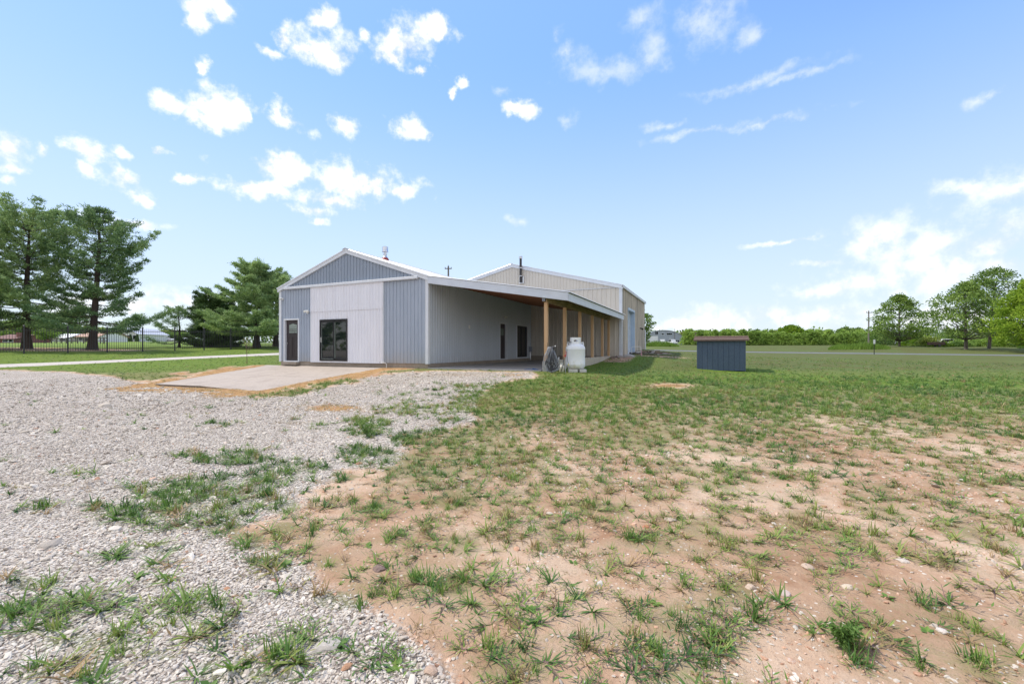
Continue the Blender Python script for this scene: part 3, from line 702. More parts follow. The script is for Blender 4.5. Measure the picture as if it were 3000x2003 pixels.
# entry door
d = MB().box(FD[0], FD[1], .07, .12, FD[2]+.02, FD[3]).build('door', doorb, barn)
x0, x1, z0, z1 = FD; mb = MB()
for a, b_ in ((x0+.14, x0+.46), (x0+.55, x0+.87)):
    for (p, q) in ((z0+.18, z0+1.30),):
        frame_x(mb, a+.03, b_-.03, p+.03, q-.03, .03, .055, .0702)
        mb.box(a+.05, b_-.05, .060, .0704, p+.05, q-.05)
mb.box(x0+.10, x1-.10, .045, .0702, z0+1.43, z0+1.48); mb.build('door_panel', doorb, d)
gx0, gx1, gz0, gz1 = x0+.22, x1-.20, z0+1.5, z0+1.93
MB().prism([(gx0, gz0), (gx1, gz0), (gx1, gz1), ((gx0+gx1)/2, gz1+.07), (gx0, gz1)], 'y', .058, .0705).build('leaded_window', frost, d)
mb = MB()
for i in range(1, 4): mb.box(gx0, gx1, .052, .0575, gz0+i*.1-.012+(.03 if i > 2 else 0), gz0+i*.1+.012)
for i in range(1, 4): mb.box(gx0+i*.145-.008, gx0+i*.145+.008, .053, .0575, gz0+.005, gz0+.19)
mb.build('lead_strip', doorb, d)
MB().lathe([(.001, 0), (.03, .0), (.03, .035), (.001, .05)], n=12).build('handle', chrome, d, loc=(x0+.1, .07, z0+.95)).rotation_euler.x = R(90)
mb = MB(); frame_x(mb, FD[0], FD[1], FD[2], FD[3], .085, -.05, .07, False); mb.box(FD[0]-.085, FD[1]+.085, -.06, .12, FD[2]-.04, FD[2]+.018); mb.build('door_frame', trimw, barn)
mb = MB(); mb.box(FD[0]-.06, FD[1]+.06, -.22, .02, SB-.18, FD[2]-.045); mb.build('door_step', found, barn)
# sliding glass doors
def slider(parent, x0, x1, z0, z1, y, name='sliding_glass_door', tr=None):
    o = MB(); frame_x(o, x0+.07, x1-.07, z0+.07, z1-.07, .07, y, y+.13); fr = o.build(name, black, parent)
    xm = (x0+x1)/2; mb = MB()
    frame_x(mb, x0+.13, xm-.03, z0+.14, z1-.14, .055, y+.03, y+.06)
    frame_x(mb, xm+.05, x1-.13, z0+.14, z1-.14, .055, y+.065, y+.095); mb.build('sash', black, fr)
    MB().box(x0+.13, xm-.03, y+.042, y+.048, z0+.14, z1-.14).build('pane', glass, fr)
    MB().box(xm+.05, x1-.13, y+.077, y+.083, z0+.14, z1-.14).build('pane', glass, fr)
    mb = MB(); mb.box(xm+.052, xm+.075, y+.058, y+.076, z0+.14, z1-.14); mb.box(x0+.125, x0+.14, y+.024, y+.0295, z0+.14, z1-.14); mb.box(x0+.08, xm, y+.02, y+.0295, z0+.085, z0+.1); mb.build('weather_strip', frost, fr)
    hd = MB(); hd.box(x0+.11, x0+.135, y-.02, y+.0, z0+.95, z0+1.2); hd.box(x0+.11, x0+.135, y, y+.029, z0+.95, z0+.97); hd.box(x0+.11, x0+.135, y, y+.029, z0+1.18, z0+1.2); hd.build('handle', plasticw, fr)
    return fr
slider(barn, *SD, -.10)
# side entry door and side glass door (built on the x axis, turned to the side wall)
def side_group(kind):
    pv = bpy.data.objects.new(kind, None); COL.objects.link(pv); pv.parent = barn; pv.rotation_euler.z = R(90); return pv
def rot_side(mb): mb.v = [(-y, x, z) for (x, y, z) in mb.v]; return mb
a, b_, z0, z1 = D2
d = rot_side(MB().box(a, b_, .10, .14, z0+.02, z1)).build('door', doorb, barn)
rot_side(MB().box(a+.22, b_-.22, .09, .0995, z0+1.45, z0+1.88)).build('leaded_window', frost, d)
mb = MB()
for i in range(1, 4): mb.box(a+.22+i*.115-.01, a+.22+i*.115+.01, .084, .0895, z0+1.46, z0+1.87)
rot_side(mb).build('lead_strip', doorb, d)
mb = MB(); frame_x(mb, a, b_, z0, z1, .075, -.045, .10, False); mb.box(a-.07, b_+.07, -.05, .14, z0-.03, z0+.018); rot_side(mb).build('door_frame', trimw, barn)
a, b_, z0, z1 = D3
o = MB(); frame_x(o, a+.06, b_-.06, z0+.06, z1-.06, .06, .02, .11); fr = rot_side(o).build('sliding_glass_door', black, barn)
rot_side(MB().box(a+.06, b_-.06, .06, .07, z0+.06, z1-.06)).build('pane', glass, fr)
rot_side(MB().box((a+b_)/2-.04, (a+b_)/2+.04, .03, .058, z0+.06, z1-.06)).build('sash', black, fr)
mb = MB(); frame_x(mb, a, b_, z0, z1, .065, -.045, .02); rot_side(mb).build('door_frame', trimw, barn)
# fixtures on the walls
def flood(loc, rz=0, label=None, two=True):
    e = empty('floodlight', loc, rz, label, 'wall light')
    MB().lathe([(.001, 0), (.06, 0), (.06, .03), (.001, .035)], n=14).build('base', plasticw, e).rotation_euler.x = R(90)
    for k in ((-1, 1) if two else (0,)):
        mb = MB(); mb.smooth = True
        mb.tube([(0, -.03, 0), (k*.05, -.08, .02)], .015, 8)
        mb.tube([(k*.05, -.07, .03), (k*.08, -.13, 0), (k*.10, -.20, -.035)], [.03, .05, .062], 12); mb.build('lamp_head', plasticw, e)
    if two: MB().tube([(0, -.02, -.05), (0, -.09, -.1)], [.03, .04], 10).build('motion_sensor', plasticw, e)
    return e
def bpos(s, t, h): x, y = BW(s, t); return (x, y, EYE+h)
flood(bpos(-7.50, -.03, 1.92), ROTB, 'white twin floodlight with motion sensor, beside the white sliding panel')
flood(bpos(-9.45, -.03, 2.66), ROTB, 'small white camera light high by the left corner of the grey building', False)
flood(bpos(.03, 7.75, 1.93), ROTB+R(90), 'pale twin floodlight above the dark door under the lean-to')
o = MB().box(-.02, .03, -.06, .06, -.09, .09).build('outlet_box', plasticw, loc=bpos(.04, 3.58, 1.12), rz=ROTB, bevel=.01); tag(o, 'small white outlet box on the shaded side wall under the lean-to', 'electrical box')
e = empty('utility_meter', bpos(.08, 12.0, -.5), ROTB, 'small grey utility box with pipes at the inner corner under the lean-to', 'meter')
MB().box(-.06, .08, -.13, .13, .25, .62).build('box', mat('grey_box', (.24, .27, .33), (.19, .21, .27), 5, .5), e, bevel=.01)
mb = MB(); mb.tube([(0, -.06, -.3), (0, -.06, .26)], .025); mb.tube([(0, .07, -.3), (0, .07, .26)], .025); mb.build('pipe', chrome, e)
e = tag(MB().tube([(0, 0, 0), (0, .0, .18), (-.06, -.02, .24), (-.33, -.05, .26)], .014, 8).build('water_pipe', plasticw, loc=bpos(-2.25, -.14, -.92), rz=ROTB), 'thin white pipe bent up at the foot of the grey wall beside the white panel', 'pipe')
MB().tube([(-.33, -.09, .26), (-.33, -.01, .26)], .02, 8).build('spigot', chrome, e)
# roof vent
cxy = BW(-4.2, 2.0)
rv = empty('roof_vent', (*cxy, EYE+4.72), ROTB, 'shiny metal stove vent with capped top on the grey building roof', 'roof vent')
MB().lathe([(.22, -.12), (.17, .06), (.15, .08)], n=20).build('flashing', rust, rv, smooth=True)
MB().lathe([(.16, .06), (.10, .16), (.085, .18), (.085, .24), (.11, .26), (.11, .30), (.06, .32), (.06, .42)], n=24).build('pipe', chrome, rv, smooth=True)
MB().lathe([(.13, .41), (.17, .39), (.17, .42), (.155, .45), (.155, .66), (.13, .68), (.03, .69)], n=28).build('cap', chrome, rv, smooth=True)

# ---- lean-to (part of the grey building: roof, beam, posts as parts)
LS = 6.5                                    # outer edge
def lz(s): return zl(3.10)-(3.10-2.02)*s/LS # underside of roof sheet
slope_sheet(.06, lz(0)+.14, LS+.12, lz(LS+.06)+.14, -.12, DEP, .2286, .018).build('lean_to_roof', roofw, barn)
mb = MB()
for i in range(26):
    y = .12+i*(DEP-.3)/25
    mb.hexa([(.04, y-.02, lz(0)-.06), (LS-.03, y-.02, lz(LS)-.06), (LS-.03, y+.02, lz(LS)-.06), (.04, y+.02, lz(0)-.06)], [(.04, y-.02, lz(0)+.09), (LS-.03, y-.02, lz(LS)+.09), (LS-.03, y+.02, lz(LS)+.09), (.04, y+.02, lz(0)+.09)])
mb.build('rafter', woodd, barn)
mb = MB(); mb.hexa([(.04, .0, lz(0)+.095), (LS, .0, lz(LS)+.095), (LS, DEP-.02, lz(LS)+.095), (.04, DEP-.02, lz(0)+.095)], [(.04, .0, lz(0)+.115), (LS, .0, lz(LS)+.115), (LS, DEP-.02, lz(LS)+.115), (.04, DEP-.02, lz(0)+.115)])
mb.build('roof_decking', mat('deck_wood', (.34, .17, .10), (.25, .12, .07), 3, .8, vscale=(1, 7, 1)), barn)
mb = MB(); mb.hexa([(.036, -.09, lz(0)-.20), (LS+.04, -.09, lz(LS)-.20), (LS+.04, -.04, lz(LS)-.20), (.036, -.04, lz(0)-.20)], [(.036, -.09, lz(0)+.125), (LS+.04, -.09, lz(LS)+.125), (LS+.04, -.04, lz(LS)+.125), (.036, -.04, lz(0)+.125)])
mb.build('fascia_board', fascia, barn, bevel=.004)
mb = MB(); mb.box(LS, LS+.04, -.04, DEP-.35, lz(LS)-.20, lz(LS)+.11); mb.box(LS+.041, LS+.06, -.06, -.0, lz(LS)-.2, lz(LS)+.12); mb.build('fascia_board', fascia, barn, bevel=.004)
mb = MB(); mb.hexa([(.04, -.10, lz(0)+.126), (LS+.1, -.10, lz(LS)+.122), (LS+.1, -.03, lz(LS)+.122), (.04, -.03, lz(0)+.126)], [(.04, -.10, lz(0)+.14), (LS+.1, -.10, lz(LS)+.134), (LS+.1, -.03, lz(LS)+.134), (.04, -.03, lz(0)+.14)])
mb.build('edge_flashing', mat('brown_flashing', (.10, .05, .045), (.07, .04, .035), 5, .6), barn)
PS = 5.55
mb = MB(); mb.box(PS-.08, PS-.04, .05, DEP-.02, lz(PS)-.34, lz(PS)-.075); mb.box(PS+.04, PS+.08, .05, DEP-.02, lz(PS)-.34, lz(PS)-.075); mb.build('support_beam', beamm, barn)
MB().box(PS-.09, PS+.03, -.03, .04, lz(PS)-.32, lz(PS)-.02).build('beam_bracket', mat('grey_steel', (.20, .22, .26), (.13, .14, .17), 9, .5), barn)
for i, t in enumerate((.2, 2.64, 5.13, 7.69, 10.2, 12.05)):
    o = MB().box(PS-.07, PS+.07, t-.07, t+.07, zl(-.5), lz(PS)-.345 if i else lz(PS)-.33).build('post', wood, barn, bevel=.004)
o = MB().box(.0, 5.40, -.02, DEP, -.4, 0).build('slab', conc_grey, barn)
o = MB().box(5.40, 5.70, .36, DEP-.1, -.7, zl(-.5)-.002).build('curb_wall', conc_tan, barn, bevel=.01)
MB().box(5.45, 5.66, .03, .34, -.7, zl(-.515)).build('post_pier', conc_grey, barn, bevel=.01)

# ------------------------------------------------------------------ beige building behind
BT = 12.36; B0, B1, BM = -9.30, 6.314, -1.49; BD = 11.2
bx2, by2 = BW(0, BT)
HB2 = -.62
def zb2(h): return h-HB2
shop = empty('metal_workshop', (bx2, by2, EYE+HB2), ROTB, 'taller beige metal workshop with low gable roof, joined behind the grey building', 'building')
EV2 = zb2(4.05); RG2 = zb2(5.98)
def gz2(x): return EV2+(RG2-EV2)*(1-abs(x-BM)/((B1-B0)/2))
ribbed(B0, B1, lambda x: zb2(-.52), lambda x: min(zb2(4.0), gz2(x)), 0, sp=.3048, rw=.055, rh=.045, phase=.1).build('front_wall', beige, shop)
ribbed(B0+.1, B1-.1, lambda x: min(zb2(3.97), gz2(x)-.02), lambda x: gz2(x), -.045, sp=.2286, rw=.03, rh=.03, phase=.1, minor=False).build('gable_wall', beige, shop)
MB().box(2.2, B1-.14, -.085, -.04, zb2(3.955), zb2(3.985)).build('gable_flashing', trimw, shop)
RD = (2.45, 5.40, zb2(-.5), zb2(2.74))
mb = ribbed(0, BD, lambda x: zb2(-.45), lambda x: EV2-.02, 0, sp=.3048, rw=.055, rh=.035, holes=[RD], phase=.1)
swap_xy(mb, B1).build('side_wall', beigew, shop)
mb = ribbed(0, BD, lambda x: zb2(-.5), lambda x: EV2-.02, 0, sp=.3048, rw=.05, rh=.03); mb.v = [(B0+y, x, z) for (x, y, z) in mb.v]; mb.build('side_wall', beigew, shop)
ribbed(B0, B1, lambda x: zb2(-.5), lambda x: gz2(x), BD, flip=-1, sp=.3048).build('rear_wall', beige, shop)
mb = MB(); mb.box(B1-.14, B1+.01, -.05, 0, zb2(-.53), EV2); mb.box(B1, B1+.045, -.05, .14, zb2(-.5), EV2); mb.build('corner_trim', trimw, shop, bevel=.004)
mb = MB(); rake(mb, B0-.1, EV2+.04, BM, RG2+.1, .22, -.13, -.03); rake(mb, BM, RG2+.1, B1+.12, EV2+.03, .22, -.13, -.03); mb.build('rake_trim', trimw, shop)
mb = MB(); mb.box(B1+.045, B1+.14, -.13, BD+.1, EV2-.11, EV2+.02); mb.build('eave_trim', trimw, shop)
slope_sheet(BM, RG2+.12, B1+.15, EV2+.04, -.14, BD+.12, .3048, .025).build('roof', roofw, shop)
slope_sheet(BM, RG2+.12, B0-.12, EV2+.06, -.14, BD+.12, .3048, .025).build('roof', roofw, shop)
mb = MB(); mb.tube([(BM, -.16, RG2+.11), (BM, BD, RG2+.11)], .07, 8); mb.build('ridge_cap', trimw, shop)
mb = MB(); mb.box(B0+.05, B1-.05, .04, .2, -.9, zb2(-.52)); mb.box(B1-.2, B1-.03, .2, RD[0], -.9, zb2(-.45)); mb.box(B1-.2, B1-.03, RD[1], BD-.1, -.9, zb2(-.45)); mb.box(B1-.3, B1-.05, RD[0], RD[1], -.9, zb2(-.5)); mb.build('foundation', found, shop)
# roller door, slatted, set back in a pale blue jamb
mb = MB(); n = 34; hh = (RD[3]-RD[2])/n
for i in range(n):
    z = RD[2]+i*hh
    mb.add([(B1-.30, RD[0], z), (B1-.30, RD[1], z), (B1-.265, RD[1], z+hh*.5), (B1-.265, RD[0], z+hh*.5), (B1-.30, RD[1], z+hh*.98), (B1-.30, RD[0], z+hh*.98)], [(0, 1, 2, 3), (3, 2, 4, 5)])
mb.build('roller_door', mat('roller_slats', (.60, .66, .72), (.50, .57, .65), 3, .35), shop)
mb = MB(); jb = .13
mb.box(B1-.34, B1+.03, RD[1]-.02, RD[1]+jb, RD[2], RD[3]+jb); mb.box(B1-.34, B1+.03, RD[0]-jb, RD[0]+.02, RD[2], RD[3]+jb); mb.box(B1-.34, B1+.045, RD[0]+.02, RD[1]-.02, RD[3]-.02, RD[3]+jb)
mb.build('door_frame', mat('pale_blue_trim', (.42, .54, .68), (.37, .48, .61), 4, .5), shop)
MB().tube([(B1+.08, BD-.12, zb2(-.5)), (B1+.08, BD-.12, zb2(1.5)), (B1+.03, BD-.12, zb2(1.6))], .06, 8).build('downspout', trimw, shop)
MB().tube([(B1+.04, 8.1, zb2(1.65)), (B1+.22, 8.1, zb2(1.62)), (B1+.26, 8.1, zb2(1.52))], [.05, .06, .09], 10).build('wall_lamp', gap, shop)
# stove flue
e = empty('stove_flue', bpos(-.72, BT-.24, 4.70), ROTB, 'tall black stove pipe with silver cap clamped to the beige gable', 'chimney')
MB().tube([(0, 0, 0), (0, 0, 1.70)], .085, 16).build('pipe', black, e, smooth=True)
MB().lathe([(.08, 1.66), (.13, 1.70), (.13, 1.74), (.10, 1.75), (.10, 1.79), (.13, 1.80), (.12, 1.86), (.02, 1.88)], n=20).build('cap', chrome, e, smooth=True)
for z in (.42, 1.0):
    mb = MB(); mb.lathe([(.087, z), (.12, z), (.12, z+.05), (.087, z+.05)], n=18); mb.box(-.13, -.1, -.0, .19, z+.005, z+.04); mb.box(.1, .13, 0, .19, z+.005, z+.04); mb.build('bracket', chrome, e)
MB().box(-.16, .2, .08, .19, -.06, .42).build('wall_thimble', chrome, e, bevel=.01)

# ------------------------------------------------------------------ blue shed
def shed():
    x0 = (2047.4-1500)/F0*22; x1 = (2184-1500)/F0*22; cx = (x0+x1)/2; w = x1-x0; y = 22.0; w = 2.21; cx = 9.63+.899*w/2; y = 22.2-.438*w/2; z = GZ(cx, y+.5)-.03
    e = empty('well_house', (cx, y, z), R(-26), 'small dark blue wooden shed with a brown shingle roof standing on the lawn', 'shed')
    d = 1.8; h = (1083-995)/F0*22+.02
    blue = mat('blue_siding', (.068, .105, .172), (.050, .080, .138), 9, .7, vscale=(2, 2, .7), bmp=.4, extra=streaks((.10, .125, .165), .5, (20, 20, 1.2), .45, .7))
    mb = MB(); n = 9
    # grooved panels: boards proud of a backing, gaps between
    for i in range(n):
        a = -w/2+w*i/n+(.006 if i else 0); b = -w/2+w*(i+1)/n-(.006 if i < n-1 else 0); mb.box(a, b, -.0, .03, 0, h)
    mb.build('front_wall', blue, e)
    MB().box(-w/2+.01, w/2-.01, .012, .05, 0, h-.01).build('wall_backing', mat('dark_blue_groove', (.02, .028, .045), (.016, .02, .035), 4, .8), e)
    for sgn in (-1, 1):
        mb = MB(); m_ = 7
        for i in range(m_):
            a = .05+(d-.05)*i/m_; b = .05+(d-.05)*(i+1)/m_-.01
            xa, xb = (w/2-.03, w/2-.0) if sgn > 0 else (-w/2+.0, -w/2+.03)
            mb.box(xa, xb, a, b, 0, h)
        mb.prism([(.0, h), (d, h), (d/2, h+.13)], 'x', sgn*(w/2-.035), sgn*(w/2-.005)); mb.build('side_wall', blue, e)
    MB().box(-w/2, w/2, d-.02, d+.01, 0, h).build('rear_wall', blue, e)
    mb = MB(); mb.box(-w/2-.005, w/2+.005, -.024, -.001, h-.12, h+.0); mb.box(-w/2-.012, -w/2+.05, -.018, -.0, 0, h-.12); mb.box(w/2-.05, w/2+.012, -.018, -.0, 0, h-.12); mb.build('trim_board', blue, e)
    shingle = mat('brown_shingle', (.23, .165, .14), (.16, .115, .095), 14, .95, bmp=.6, vscale=(1, 2.5, 1), extra=streaks((.33, .24, .21), .5, (6, 30, 6), .5, .7))
    ov = .17; k = .13/(d/2)
    mb = MB(); ye = -.14; ze = h-.02
    for i in range(6):                      # courses of shingles
        a = ye+(d/2-ye)*i/6; b = ye+(d/2-ye)*(i+1)/6; za = ze+(a-ye)*k+.012; zz = ze+(b-ye)*k
        mb.hexa([(-w/2-ov, a, za-.02), (w/2+ov, a, za-.02), (w/2+ov, b+.03, zz), (-w/2-ov, b+.03, zz)], [(-w/2-ov, a, za+.02), (w/2+ov, a, za+.02), (w/2+ov, b+.03, zz+.018), (-w/2-ov, b+.03, zz+.018)])
    y2 = d+.14
    mb.hexa([(-w/2-ov, d/2, ze+(d/2-ye)*k), (w/2+ov, d/2, ze+(d/2-ye)*k), (w/2+ov, y2, ze), (-w/2-ov, y2, ze)], [(-w/2-ov, d/2, ze+(d/2-ye)*k+.04), (w/2+ov, d/2, ze+(d/2-ye)*k+.04), (w/2+ov, y2, ze+.04), (-w/2-ov, y2, ze+.04)])
    mb.tube([(-w/2-ov-.005, d/2, ze+(d/2-ye)*k+.045), (w/2+ov+.005, d/2, ze+(d/2-ye)*k+.045)], .03, 6); mb.build('roof', shingle, e)
    MB().box(-w/2-ov+.01, w/2+ov-.01, ye-.012, ye+.012, ze-.055, ze-.012).build('drip_edge', mat('dark_brown_trim', (.10, .06, .055), (.07, .045, .04), 5, .7), e)
shed()

# ------------------------------------------------------------------ gas tank, cylinder, hoses
tankm = mat('white_tank_paint', (.74, .76, .78), (.70, .72, .75), 1.5, .38, extra=dirt_low((.42, .38, .22), .05, .35, .75))
def tank():
    x, y = 2.49, 16.75; g = -.90+EYE; g = GZ(x, y)
    e = empty('propane_tank', (x, y, g), 0, 'large upright white gas tank with lifting collar, set on concrete blocks beside the lean-to posts', 'gas tank')
    r = .375; z0 = (1020-1083)/F0*y+EYE-g; z1 = (1020-1006)/F0*y+EYE-g; zt = (1020-988.5)/F0*y+EYE-g
    prof = [(.10, z0)]
    for i in range(1, 9): a = i/8*math.pi/2; prof.append((r*(.28+.72*math.sin(a)), z0+.17*(1-math.cos(a))))
    prof += [(r, z0+.19), (r+.004, z0+.20), (r+.004, z0+.22), (r, z0+.23), (r, z1-.24), (r+.004, z1-.23), (r+.004, z1-.21), (r, z1-.20)]
    for i in range(1, 10): a = i/9*math.pi/2; prof.append((r*(1-.75*(1-math.cos(a))), z1-.20+.20*math.sin(a)))
    prof.append((.02, z1+.003))
    MB().lathe(prof, n=48).build('tank_body', tankm, e, smooth=True)
    # collar with an oval hand hole
    cr = .205; n = 60; mb = MB(); zc0 = z1-.03; zc1 = zt; th = .012
    for i in range(n):
        a0 = 2*math.pi*i/n; a1 = 2*math.pi*(i+1)/n; am = (a0+a1)/2
        if abs(((am-math.radians(70)) % (2*math.pi))-0) < .9: continue           # open back
        zs = [(zc0, zc1)]
        dm = ((am-math.radians(268)+math.pi) % (2*math.pi))-math.pi
        q = 1-(dm/.40)**2
        if q > 0:
            hc = (zc0+zc1)/2+.0; hh = .035*math.sqrt(max(q, 0))+.006; zs = [(zc0, hc-hh), (hc+hh, zc1)]
        for (p, q2) in zs:
            f = lambda a, rr, z: (rr*math.cos(a)*(1+.06*(z-zc0)/(zc1-zc0)), rr*math.sin(a), z)
            mb.hexa([f(a0, cr, p), f(a1, cr, p), f(a1, cr-th, p), f(a0, cr-th, p)], [f(a0, cr, q2), f(a1, cr, q2), f(a1, cr-th, q2), f(a0, cr-th, q2)])
    mb.build('collar', tankm, e)
    for a in (200, 340, 20, 160):
        mb = MB(); mb.smooth = True
        c, s_ = math.cos(R(a)), math.sin(R(a))
        pts = [(c*.24, s_*.24, z1-.02), (c*.26, s_*.26, z1+.05), (c*.31, s_*.31, z1+.05), (c*.33, s_*.33, z1-.08)]; mb.tube(pts, .014, 7); mb.build('lifting_lug', tankm, e)
    MB().tube([(0, 0, z1), (0, 0, z1+.10)], .04, 12).build('valve', chrome, e)
    MB().tube([(-.28, -.18, z1-.06), (-.33, -.2, z1+.0), (-.22, -.12, z1+.05), (-.02, -.03, z1+.09)], .011, 7).build('regulator_hose', black, e)
    mb = MB(); mb.lathe([(.22, z0-.05), (.24, z0+.05), (.235, z0+.06)], n=24); mb.build('foot_ring', tankm, e)
    blk = mat('pale_block', (.58, .57, .54), (.47, .46, .43), 9, .9, bmp=.4)
    for k, (bx_, w_) in enumerate(((-.13, .33), (.24, .26))):
        b = MB().box(-w_/2, w_/2, -.22, .22, 0, .115).build('concrete_block', blk, None, loc=(x+bx_, y-.16, g-.0), bevel=.008)
        tag(b, ['longer pale concrete block under the left side of the gas tank', 'short pale concrete block under the right side of the gas tank'][k], 'block', 'blocks under the gas tank')
tank()
def small_cyl():
    x, y = 1.93, 16.55; g = GZ(x, y)
    e = empty('gas_cylinder', (x, y, g-.02), 0, 'little white gas cylinder standing between the hose heap and the large tank', 'gas cylinder')
    MB().lathe([(.05, 0), (.082, .0), (.082, .02), (.095, .04), (.098, .2), (.094, .25), (.06, .29), (.03, .30)], n=28).build('cylinder_body', tankm, e, smooth=True)
    mb = MB()
    for i in range(24):
        a0 = i/24*5.2+2.3; a1 = (i+1)/24*5.2+2.3; mb.hexa([(.045*math.cos(a0), .045*math.sin(a0), .28), (.045*math.cos(a1), .045*math.sin(a1), .28), (.039*math.cos(a1), .039*math.sin(a1), .28), (.039*math.cos(a0), .039*math.sin(a0), .28)],
                                                           [(.05*math.cos(a0), .05*math.sin(a0), .365), (.05*math.cos(a1), .05*math.sin(a1), .365), (.044*math.cos(a1), .044*math.sin(a1), .365), (.044*math.cos(a0), .044*math.sin(a0), .365)])
    mb.build('collar', tankm, e); MB().tube([(0, 0, .29), (0, 0, .34)], .015).build('valve', chrome, e)
small_cyl()
hosegrey = mat('grey_hose', (.27, .29, .32), (.18, .195, .22), 8, .5); hosedark = mat('black_hose', (.035, .035, .04), (.025, .025, .03), 8, .45)
def hoses():
    rng = random.Random(8); x, y = (1614-1500)/F0*16.25, 16.25; g = GZ(x, y); top = (1020-1018)/F0*y+EYE-g
    e = empty('hose_stand', (x, y, g), 0, 'low metal stand with a round white knob holding up the heap of hoses', 'hose stand')
    MB().tube([(.16, .03, 0), (.16, .03, top+.04)], .018, 8).build('stand_pole', hosedark, e)
    MB().lathe([(.01, 0), (.024, .012), (.024, .034), (.01, .05)], n=14).build('knob', plasticw, e, loc=(.17, .03, top+.03), smooth=True)
    mb = MB(); mb.tube([(-.14, .02, top-.02), (.16, .02, top-.02)], .02, 8); mb.tube([(-.13, .03, 0), (-.13, .03, top+.19)], .008, 6); mb.build('cross_bar', hosedark, e)
    MB().tube([(.14, -.02, .62), (.19, -.03, .58), (.20, -.03, .48), (.16, -.02, .45)], .012, 7).build('red_lever', rust, e)
    def loops(n, m, rad, seed, xs, spread, lab, nm, low):
        rng = random.Random(seed); mb = MB(); mb.smooth = True
        for i in range(n):
            xt = rng.uniform(*xs); wl = rng.uniform(.02, spread); wr = rng.uniform(.02, spread); bot = rng.uniform(.03, low) if rng.random() < .75 else rng.uniform(.1, .4)
            yf = rng.uniform(-.16, -.05); tw = rng.uniform(-.10, .10)
            pts = [(xt-.01, .03, top-.02), (xt, -.01, top+.012+rng.uniform(0, .02)), (xt-wl*.3, yf*.6, top-.12), (xt-wl*.8+tw*.3, yf, top*.62), (xt-wl*1.1+tw, yf-.03, top*.32), (xt-wl+tw, yf-.05, bot+.1), (xt-wl*.5+tw, yf-.06, bot),
                   (xt+wr*.3+tw, yf-.05, bot+.01), (xt+wr*.9+tw, yf-.02, bot+.12), (xt+wr*1.0, yf+.02, top*.4), (xt+wr*.5, yf+.07, top*.75), (xt+.02, .05, top-.05)]
            # catmull-rom smooth
            P = [Vector(p) for p in pts]; sm = []
            for j in range(len(P)-1):
                p0 = P[max(j-1, 0)]; p1 = P[j]; p2 = P[j+1]; p3 = P[min(j+2, len(P)-1)]
                for q in range(4):
                    t = q/4; sm.append(.5*((2*p1)+(p2-p0)*t+(2*p0-5*p1+4*p2-p3)*t*t+(3*p1-p0-3*p2+p3)*t**3))
            sm.append(P[-1]); mb.tube(sm, rad, 6)
        o = mb.build(nm, m, None, loc=(x, y, g)); tag(o, lab, 'hose')
    loops(15, hosegrey, .0125, 4, (-.11, .08), .30, 'heap of grey garden hose draped in long loops beside the first lean-to post', 'garden_hose', .12)
    loops(9, hosedark, .0125, 9, (0, .14), .26, 'thin black hose hanging in loops on the right of the grey hose heap', 'garden_hose', .2)
hoses()
def hydrant():
    x, y = (1657-1500)/F0*16.2, 16.2; g = GZ(x, y); t = (1020-1044)/F0*y+EYE-g
    e = empty('yard_hydrant', (x, y, g), 0, 'yard water hydrant with red handle and grey standpipe in front of the tank', 'hydrant')
    MB().tube([(0, 0, 0), (0, 0, t)], .014, 10).build('standpipe', mat('grey_pipe', (.36, .38, .40), (.28, .30, .32), 6, .5), e)
    redm = mat('red_paint', (.42, .035, .045), (.33, .03, .04), 6, .4)
    mb = MB(); mb.tube([(0, 0, t-.02), (0, 0, t+.07)], .024, 10); mb.tube([(0, 0, t+.02), (-.05, -.01, t+.03), (-.07, -.01, t-.0)], .017, 8); mb.build('head', redm, e)
    mb = MB(); mb.tube([(-.01, 0, t+.07), (-.02, 0, t+.16), (.0, 0, t+.195), (.03, 0, t+.18), (.035, 0, t+.10), (.01, 0, t+.05)], .008, 6); mb.build('handle', redm, e)
    o = MB().tube([(-.07, -.01, t-.01), (-.075, -.02, t-.12), (-.10, -.03, t-.3), (-.14, -.05, .16), (-.17, -.06, .06), (-.19, -.05, .02)], .013, 8).build('water_hose', hosedark, None, loc=(x, y, g), smooth=True)
    tag(o, 'short black hose curving down from the red hydrant handle', 'hose')
    xx = (1665-1500)/F0*16.2
    e2 = empty('gas_line', (xx, y, g), 0, 'grey gas line with a yellow fitting running down the front of the tank', 'pipe')
    MB().tube([(-.04, .1, (1020-1022)/F0*y+EYE-g), (-.038, .09, .70), (-.02, .06, .45), (.01, .02, .34)], .012, 8).build('flexible_pipe', mat('dark_grey_pipe', (.20, .22, .24), (.15, .16, .18), 6, .5), e2, smooth=True)
    MB().tube([(.01, .02, .35), (.016, .01, .27)], .02, 8).build('fitting', mat('yellow_fitting', (.55, .50, .16), (.45, .40, .12), 6, .5), e2)
    MB().tube([(.016, .01, .28), (.035, 0, -.02)], .014, 8).build('riser', MATS['grey_pipe'], e2)
hydrant()
tag(MB().tube([(0, 0, 0), (0, 0, .13)], .022, 10).build('pipe_stub', plasticw, loc=bpos(5.48, 2.0, -.505)), 'short white pipe stub standing on the curb behind the hoses', 'pipe')
blue = mat('blue_cloth', (.04, .12, .30), (.03, .08, .22), 8, .8)
mb = MB(); mb.tube([(-.62, 0, .01), (-.45, .02, .015), (-.3, -.02, .01), (-.22, 0, .04), (-.12, .03, .02), (0, 0, .015)], [.01, .02, .012, .03, .025, .012], 7)
mb.tube([(-.3, .06, .01), (-.18, .02, .03), (-.05, .05, .01)], .015, 6); tag(mb.build('rope_bundle', blue, loc=bpos(5.25, .12, -.87), rz=ROTB), 'small blue rope bundle lying on the slab edge by the first post', 'rope')

